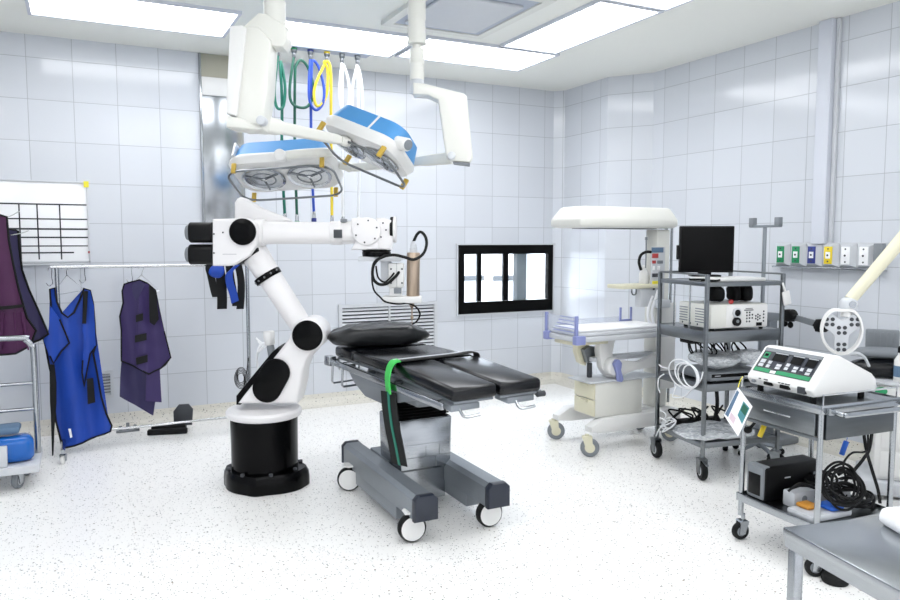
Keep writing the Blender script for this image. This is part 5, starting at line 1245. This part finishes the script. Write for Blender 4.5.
bm = B(); box(bm, (0, 0, .722), (TW, TD, .732)); tt = obj('top_shelf', bm, 'steel', tro)
bm = B()
for lo, hi in (((-.004, -.004, .700), (TW + .004, 0, .737)), ((-.004, TD, .700), (TW + .004, TD + .004, .737)), ((-.004, 0, .700), (0, TD, .737)), ((TW, 0, .700), (TW + .004, TD, .737))): box(bm, lo, hi, .001)
obj('rim', bm, 'steel', tt)
# gallery rail
bm = B()
tube(bm, [(.004, TD - .004, .735), (.004, TD - .004, .785)], .004, n=8, smooth=False)
tube(bm, [(.012, .004, .735), (.012, .004, .780), (TW - .012, .004, .780), (TW - .012, .004, .735)], .004, n=8, smooth=False)
tube(bm, [(.012, TD - .004, .785), (TW - .012, TD - .004, .785), (TW - .012, TD - .004, .735)], .004, n=8, smooth=False)
tube(bm, [(TW - .012, .004, .780), (TW - .012, TD - .004, .785)], .004, n=8, smooth=False)
obj('gallery_rail', bm, 'chrome', tro)
# drawer body
bm = B(); box(bm, (.004, .026, .60), (TW - .03, TD - .026, .699), .003); dw = obj('drawer_case', bm, 'dsteel', tro)
bm = B(); box(bm, (-.006, .026, .602), (.003, TD - .026, .697), .003); df = obj('drawer', bm, 'dsteel', tro)
bm = B(); box(bm, (-.010, .15, .655), (-.0062, .30, .662), .001); obj('drawer_handle', bm, 'chrome', df)
bm = B(); box(bm, (-.004, .012, .585), (.004, TD - .012, .600), .001); obj('drawer_edge', bm, 'dsteel', tro)
bm = B(); box(bm, (.030, -.002, .588), (TW - .03, .020, .699), .002); obj('side_panel', bm, 'darkpanel', tro)
# push handle
bm = B(); prism(bm, [(.02, .700), (.02, .728), (.075, .712), (.075, .700)], -.03, -.005, XZ, .003)
tube(bm, [(.05, -.02, .708), (.052, -.065, .708), (.09, -.075, .708), (TW - .02, -.075, .708), (TW + .09, -.06, .712)], .011, n=10)
tube(bm, [(TW + .09, -.06, .712), (TW + .10, -.02, .712), (TW + .004, -.005, .712)], .009, n=8)
obj('push_handle', bm, 'steel', tro)
# lower shelf
bm = B(); box(bm, (0, 0, .205), (TW, TD, .215)); s = obj('lower_shelf', bm, 'dsteel', tro)
bm = B()
for lo, hi in (((-.004, -.004, .19), (TW + .004, .0, .228)), ((-.004, TD, .19), (TW + .004, TD + .004, .228)), ((-.004, 0, .19), (0, TD, .228)), ((TW, 0, .19), (TW + .004, TD, .228))): box(bm, lo, hi, .001)
obj('rim', bm, 'steel', s)

# ---------------- electrosurgical unit
eu = thing('electrosurgical_unit', 'white electrosurgical unit with a sloped dark display panel on the trolley top', 'medical device', tp_((.245, .25, .7325)), TR)
ex0, ex1, ey0, ey1 = -.225, .165, -.185, .19
pr = [(ex0 + .02, .022), (ex0, .05), (ex0 + .005, .068), (ex0 + .105, .190), (ex0 + .125, .197), (ex0 + .16, .194), (ex1 - .03, .105), (ex1, .075), (ex1, .022)]
bm = B(); prism(bm, pr, ey0, ey1, XZ, .014, 3); case = obj('case', bm, 'white', eu)
sA, sB = Vector((ex0 + .005, 0, .068)), Vector((ex0 + .105, 0, .190)); sd = (sB - sA); sl = sd.length; sd.normalize(); sn = Vector((-sd.z, 0, sd.x))
def panel(u0, u1, v0, v1, h, nm, m, par, th=.0015, bev=0):
    """u: 0..1 along the front from the far end to the near end; v: 0..1 up the slope"""
    bm = B(); ya, yb = ey1 - u0 * (ey1 - ey0), ey1 - u1 * (ey1 - ey0)
    P = lambda y, v, k: sA + sd * (v * sl) + Vector((0, y, 0)) + sn * k
    vs = []
    for k in (h - .0008, h + th): vs.append([bm.verts.new(P(y, v, k)) for y, v in ((ya, v0), (yb, v0), (yb, v1), (ya, v1))])
    bm.faces.new(vs[0]); bm.faces.new(vs[1])
    for i in range(4): bm.faces.new((vs[0][i], vs[0][(i + 1) % 4], vs[1][(i + 1) % 4], vs[1][i]))
    return obj(nm, bm, m, par, smooth=False)
fp = panel(.06, .90, .14, .97, .001, 'display_panel', 'dgrey', eu)
panel(.06, .90, .86, .97, .0025, 'hood_band', 'mgrey', fp)
panel(.07, .31, .15, .27, .0025, 'green_strip', 'green', fp); panel(.41, .90, .15, .27, .0025, 'green_strip', 'green', fp)
panel(.32, .40, .15, .24, .0025, 'white_strip', 'paper', fp)
panel(.09, .17, .62, .82, .0025, 'indicator_window', 'green', fp)
panel(.11, .155, .68, .76, .0045, 'indicator', 'gloss_black', fp)
for u0, u1 in ((.25, .44), (.52, .68), (.74, .87)):
    panel(u0 - .03, u1 + .01, .33, .85, .0025, 'key_block', 'slate' if False else 'navy', fp)
    panel(u0, u1, .56, .80, .0045, 'display', 'screen', fp)
    panel(u0, u1, .82, .84, .0045, 'display_edge', 'lgrey', fp)
for u0, u1, v0, v1 in ((.10, .17, .44, .56), (.10, .17, .31, .41), (.22, .27, .44, .54), (.22, .27, .31, .41), (.36, .43, .40, .48), (.36, .43, .31, .38), (.49, .54, .46, .56), (.49, .54, .34, .43), (.61, .67, .42, .50), (.61, .67, .32, .39), (.71, .75, .40, .50), (.80, .86, .42, .52), (.80, .86, .31, .39)):
    panel(u0, u1, v0, v1, .0045, 'key', 'lgrey', fp)
def sock(u, w_, z0_, z1_, nm, m, x=ex0):
    y = ey1 - u * (ey1 - ey0); bm = B(); box(bm, (x - .004, y - w_, z0_), (x + .03, y + w_, z1_), .004); return obj(nm, bm, m, eu)
sock(.12, .010, .034, .048, 'socket', 'mgrey'); sock(.35, .024, .034, .050, 'socket', 'black'); sock(.60, .026, .034, .052, 'socket', 'black'); sock(.84, .020, .030, .060, 'socket', 'dgrey')
bm = B()
for u in (.22, .30, .33, .52, .57, .62, .66): y = ey1 - u * (ey1 - ey0); box(bm, (ex0 - .003, y - .006, .056), (ex0 + .01, y + .004, .060))
obj('socket_legend', bm, 'dgrey', case)
for x in (ex0 + .05, ex1 - .05):
    for y in (ey0 + .04, ey1 - .04):
        bm = B(); cyl(bm, (x, y, 0), (x, y, .0225), .014, n=14); obj('foot', bm, 'rubber', eu)
bm = B(); ell(bm, tp_((TW - .03, .06, .76)), (.014, .010, .012)); ell(bm, tp_((TW - .05, .055, .757)), (.012, .008, .010))
solo('connector_plug', bm, 'rubber', 'small black plug resting behind the trolley gallery rail', 'plug') if False else bm.free()

# ---------------- hanging card
cd = onD(738, 411, 3.36)
card = thing('instruction_card', 'white laminated card with a green picture hanging from the trolley corner', 'card', tuple(cd), 0)
u_ = (RT * .74 - FH * .25).normalized(); v_ = Vector((0, 0, 1)); nn = u_.cross(v_)
def card_q(px, d, th, nm, m, par):
    k = []
    for a, b_ in px:
        r_ = ray(a, b_); t_ = (cd - EYEP).dot(nn) / r_.dot(nn); k.append(EYEP + r_ * t_)
    s_ = nn if nn.dot(FH) < 0 else -nn
    bm = B(); a0 = [bm.verts.new(p + s_ * d) for p in k]; a1 = [bm.verts.new(p + s_ * (d + th)) for p in k]
    bm.faces.new(a0); bm.faces.new(a1)
    for i in range(len(k)): bm.faces.new((a0[i], a0[(i + 1) % len(k)], a1[(i + 1) % len(k)], a1[i]))
    return obj(nm, bm, m, par, w=True, smooth=False)
sheet = card_q([(738, 387), (752.5, 406.5), (738, 436.5), (723.8, 415)], 0, .002, 'sheet', 'paper', card)
card_q([(737, 390), (739.2, 392.2), (728, 417), (725, 414)], .002, .0008, 'blue_band', 'slate', sheet)
card_q([(743.5, 401), (749.5, 408), (742, 424), (737.5, 415)], .002, .0008, 'picture', 'teal', sheet)
card_q([(743.8, 403), (748.2, 408.5), (745, 416), (740.5, 410)], .0028, .0006, 'picture_detail', 'hosegreen2', sheet)
card_q([(731, 412), (736, 418), (733.5, 424), (729, 418)], .002, .0008, 'text_block', 'pinkprint', sheet)
bm = B(); q0 = tp_((.004, TD - .004, .782)); tube(bm, [q0 + Vector((0, 0, .002)), onD(740, 381, 3.42), onD(738, 388, 3.36)], .0022, n=6); obj('tie', bm, 'yellow', card, w=True)

# ---------------- things on the lower shelf
SZ = .2285 - .013
up_ = thing('power_supply_unit', 'black upright power supply unit with a grey front on the trolley lower shelf', 'power supply', tp_((.17, .36, .2155)), TR)
bm = B(); box(bm, (-.15, -.055, 0), (.20, .055, .168), .014, 3); uc = obj('case', bm, 'black', up_)
bm = B(); box(bm, (-.158, -.05, .012), (-.140, .05, .166), .010); box(bm, (-.15, -.05, .150), (-.115, .05, .1705), .006); obj('front_bezel', bm, 'mgrey', uc)
bm = B(); box(bm, (-.160, -.036, .03), (-.1585, .036, .13), .001); obj('control_panel', bm, 'black', uc)
bm = B(); box(bm, (-.03, -.0565, .105), (.005, -.0552, .111)); obj('badge', bm, 'lgrey', uc)
bm = B(); box(bm, (.15, -.0565, .085), (.185, -.0552, .115)); obj('rating_label', bm, 'mgrey', uc)
ps = thing('extension_block', 'light grey extension socket block lying on the trolley lower shelf', 'extension lead', tp_((.26, .235, .2155)), TR)
bm = B(); box(bm, (-.17, -.035, 0), (.19, .035, .075), .010); pb = obj('case', bm, 'lgrey', ps)
bm = B()
for k in range(4): cyl(bm, (-.11 + .075 * k, -.0355, .04), (-.11 + .075 * k, -.0368, .04), .016, n=16)
obj('sockets', bm, 'mgrey', pb)
pedal = thing('foot_switch', 'flat grey foot switch with blue and orange treads on the trolley lower shelf', 'foot switch', tp_((.16, .10, .2155)), TR)
bm = B(); box(bm, (-.14, -.06, 0), (.10, .08, .03), .010); fb = obj('base_plate', bm, 'lgrey', pedal)
bm = B(); box(bm, (-.02, -.055, .031), (.06, .03, .055), .012); obj('blue_tread', bm, 'bluepl', fb)
bm = B(); box(bm, (-.10, .0, .031), (-.03, .07, .052), .012); obj('orange_tread', bm, 'orange', fb)
# black cable coils
def coil(c, r, n, label, seed, tilt, thick=.0075):
    bm = B(); rnd = random.Random(seed); mx = Matrix.Rotation(tilt, 3, 'X')
    for k in range(n):
        rr = r * (1 + rnd.uniform(-.18, .18)); cc = Vector((rnd.uniform(-.03, .03), rnd.uniform(-.02, .02), 0))
        tube(bm, [Vector(c) + mx @ (cc + Vector((math.cos(q) * rr, math.sin(q) * rr * .8, .012 * math.sin(2 * q + k) + .006 * k))) for q in [2 * PI * j / 9 for j in range(9)]], thick, n=7, closed=True, s=5)
    zmin = min(v.co.z for v in bm.verts)
    return bm, zmin
bm, z = coil((.215, .08, .345), .105, 6, '', 3, R(65), .0055)
solo('cable_coil', tw(bm), 'rubber', 'big coil of thick black cable standing on the foot switch of the trolley', 'cable')
bm, z = coil((.37, .13, .245), .08, 6, '', 6, R(18), .006); bmesh.ops.translate(bm, vec=(0, 0, .2165 - z), verts=bm.verts)
solo('cable_coil', tw(bm), 'rubber', 'flat tangle of black cable at the right end of the trolley lower shelf', 'cable')
bm, z = coil((.20, .30, .33), .07, 3, '', 12, R(30), .006)
for p in ([(.31, .30, .35), (.33, .28, .37), (.37, .26, .36), (.38, .22, .30), (.42, .22, .24)], [(.30, .33, .30), (.35, .30, .33), (.36, .24, .34), (.34, .18, .31)]): tube(bm, p, .008, n=7)
bmesh.ops.translate(bm, vec=(.13, -.03, -.04), verts=bm.verts)
solo('cable_coil', tw(bm), 'rubber', 'black cables looping behind the grey extension block', 'cable')
bm = B()
for k in range(4):
    tube(bm, [(.06 + .02 * k, .21, .30 + .01 * k), (.10 + .03 * k, .18, .34 - .01 * k), (.18, .15 + .02 * k, .31), (.26, .13, .29 + .015 * k), (.33, .17, .27), (.38, .22 + .02 * k, .25), (.42, .2, .235)], .0055, n=7)
solo('cable_bundle', tw(bm), 'rubber', 'black leads trailing over the grey extension block on the trolley lower shelf', 'cable')
# hanging leads
bm = B()
P = [tpx(a, b_, 1, .30) for a, b_ in ((860, 430), (866, 448), (872, 470), (878, 490), (880, 503))]; P[0].z = .5985; tube(bm, P, .008, n=7)
P = [tpx(a, b_, 1, .28) for a, b_ in ((873, 430), (870, 446), (864, 458), (856, 468), (848, 476), (843, 490))]; P[0].z = .5985; tube(bm, P, .008, n=7)
P = [tpx(a, b_, 1, .26) for a, b_ in ((866, 431), (868, 446), (864, 452), (852, 453), (844, 462), (844, 470), (846, 478))]; P[0].z = .5985; tube(bm, P, .005, n=7)
solo('power_lead', tw(bm), 'rubber', 'black power leads hanging from the trolley drawer down to the lower shelf', 'cable')
bm = B(); a, b_ = tpx(846.5, 441, 1, .32), tpx(841.5, 455, 1, .32); cyl(bm, a, b_, .0125, n=16, bev=.004); tube(bm, [a, a + Vector((.006, 0, .03)), (a.x + .01, a.y, .5985)], .0015, n=5)
solo('blue_grip', tw(bm), 'bluepl', 'bright blue cylindrical grip dangling under the trolley drawer', 'grip')
bm = B(); a, b_ = tpx(764.5, 425, 1, .40), tpx(759.5, 437, 1, .40); cyl(bm, a, b_, .012, n=12, bev=.003); tube(bm, [a, (a.x + .005, a.y, .5985)], .002, n=5)
solo('yellow_plug', tw(bm), 'hoseyellow', 'yellow plug hanging under the trolley drawer near the instruction card', 'plug')
bm = B(); a, b_ = tpx(755, 422, 1, .42), tpx(748, 430, 1, .42); ell(bm, b_, (.022, .016, .016)); tube(bm, [b_, a, (a.x + .01, a.y, .5985)], .007, n=7)
solo('black_plug', tw(bm), 'rubber', 'black plug hanging under the trolley drawer left of the yellow plug', 'plug')

# ================================================================== STEEL TABLE IN THE FOREGROUND
SO = onZ(783, 527, .72); SR = R(-12)
stt = thing('steel_table', 'plain stainless steel table reaching in at the bottom right corner', 'table', (SO.x, SO.y, 0), SR)
SW, SD = .75, .55
SM = Matrix.Translation((SO.x, SO.y, 0)) @ Matrix.Rotation(SR, 4, 'Z')
bm = B(); box(bm, (0, -SD, .700), (SW, 0, .72), .002); obj('table_top', bm, 'steel', stt)
bm = B()
for lo, hi in (((.004, -SD + .004, .672), (SW - .004, -SD + .008, .6995)), ((.004, -.008, .672), (SW - .004, -.004, .6995)), ((.004, -SD + .008, .672), (.008, -.008, .6995)), ((SW - .008, -SD + .008, .672), (SW - .004, -.008, .6995))): box(bm, lo, hi)
obj('apron_rail', bm, 'steel', stt)
for x, y in ((.022, -.022), (SW - .022, -.022), (.022, -SD + .022), (SW - .022, -SD + .022)):
    bm = B(); box(bm, (x - .013, y - .013, .001), (x + .013, y + .013, .699), .003); obj('leg', bm, 'steel', stt)
bm = B(); box(bm, (.04, -SD + .04, .30), (SW - .04, -.04, .315), .002); obj('lower_shelf', bm, 'dsteel', stt)
# wrapped cloth on it
q = onZ(914, 538, .72)
bm = B(); box(bm, (-.03, -.16, .0), (.22, .10, .045), .02, 3, mx=Matrix.Translation((q.x, q.y, .7205)) @ Matrix.Rotation(R(-25), 4, 'Z')); crumple(bm, .01, 16)
for v in bm.verts: v.co.z = max(v.co.z, .7205)
solo('folded_cloth', bm, 'cloth', 'white folded cloth lying on the steel table at the right edge', 'cloth')

# ================================================================== FLOOR ITEMS UNDER THE TROLLEY
q = onZ(835, 582, 0)
t = thing('foot_pedal', 'round black foot pedal on the floor behind the steel table leg', 'foot pedal', tuple(q))
bm = B(); lathe(bm, [(.05, .001), (.055, .012), (.05, .03), (.03, .042), (.002, .045)], q, Z_, 28); obj('dome', bm, 'rubber', t, w=True)
bm = B(); tube(bm, [q + Vector((0, 0, .04)), q + Vector((.01, .02, .10)), q + Vector((.03, .06, .19)), tp_((.16, .02, .188))], .004, n=6); obj('cable', bm, 'rubber', t, w=True)

# ================================================================== WHITE CABINET AT THE RIGHT EDGE
KO = onD(877, 385, 4.02); KR = R(-52)
ak = thing('medical_cabinet', 'white medical cabinet with a green knob at the right edge behind the trolley', 'cabinet', (KO.x, KO.y, 0), KR)
KM = Matrix.Translation((KO.x, KO.y, 0)) @ Matrix.Rotation(KR, 4, 'Z')
def kw(bm): bmesh.ops.transform(bm, matrix=KM, verts=bm.verts); return bm
zt = KO.z
bm = B(); box(bm, (0, 0, .12), (.50, .36, zt), .012); kc = obj('body', bm, 'white', ak)
bm = B(); box(bm, (-.02, -.015, zt + .001), (.51, .37, zt + .018), .006); obj('worktop', bm, 'lgrey', ak)
bm = B(); box(bm, (-.06, -.05, .045), (.51, .37, .119), .010); obj('plinth', bm, 'lgrey', ak)
dz = (zt - .16) / 3
for k in range(3):
    z = .14 + dz * k
    bm = B(); box(bm, (.03, -.010, z), (.47, -.001, z + dz - .02), .004); dr = obj('drawer', bm, 'white', ak)
    bm = B(); box(bm, (.16, -.020, z + dz * .6), (.32, -.0105, z + dz * .6 + .012), .003); obj('handle', bm, 'mgrey', dr)
bm = B(); ell(bm, (.02, -.012, zt - .03), (.03, .012, .022)); obj('green_knob', bm, 'green', ak)
for x, y in ((.0, .0), (.46, .0), (.0, .32), (.46, .32)): caster(ak, KM @ Vector((x, y, 0)), .02, .02, R(40), .046, tyre='rubber')
top = zt + .0185
bm = B(); ell(bm, (.06, .19, top + .05), (.19, .10, .05), 28, 12, e=.8); solo('padded_armrest', kw(bm), 'leather', 'black padded armrest lying on the white cabinet, lower of the two', 'armrest')
bm = B(); ell(bm, (.05, .21, top + .10 + .032), (.16, .07, .031), 28, 12, e=.8); solo('padded_armrest', kw(bm), 'mgrey', 'grey padded armrest lying on top of the black one', 'armrest')
bm = B(); box(bm, (-.04, .325, top), (.13, .365, top + .25), .008)
for k in range(5): box(bm, (-.03 + .032 * k, .32, top + .02), (-.013 + .032 * k, .326, top + .235))
solo('ribbed_box', kw(bm), 'mgrey', 'grey ribbed metal box standing at the back of the white cabinet', 'box')
bo = thing('bottle', 'white labelled bottle with a black cap at the right edge on the cabinet', 'bottle', tuple(KM @ Vector((.11, .04, top))))
bm = B(); lathe(bm, [(.028, 0), (.032, .006), (.032, .12), (.014, .15), (.014, .165)], (0, 0, 0), Z_, 24); bb = obj('body', bm, 'white', bo)
bm = B(); lathe(bm, [(.017, .16), (.017, .19), (.012, .195)], (0, 0, 0), Z_, 18); obj('cap', bm, 'rubber', bo)
bm = B(); lathe(bm, [(.0325, .03), (.0325, .09)], (0, 0, 0), Z_, 24); obj('label_band', bm, 'slate', bb)

# ================================================================== LIGHT
wd_ = bpy.data.worlds.new('world'); sc.world = wd_; wd_.use_nodes = True
bg = wd_.node_tree.nodes['Background']; bg.inputs[0].default_value = srgb('f6f9ff'); bg.inputs[1].default_value = .8
vs_ = sc.view_settings; vs_.view_transform = 'Standard'; vs_.look = 'None'; vs_.gamma = 1; vs_.use_curve_mapping = False; vs_.exposure = 0.85
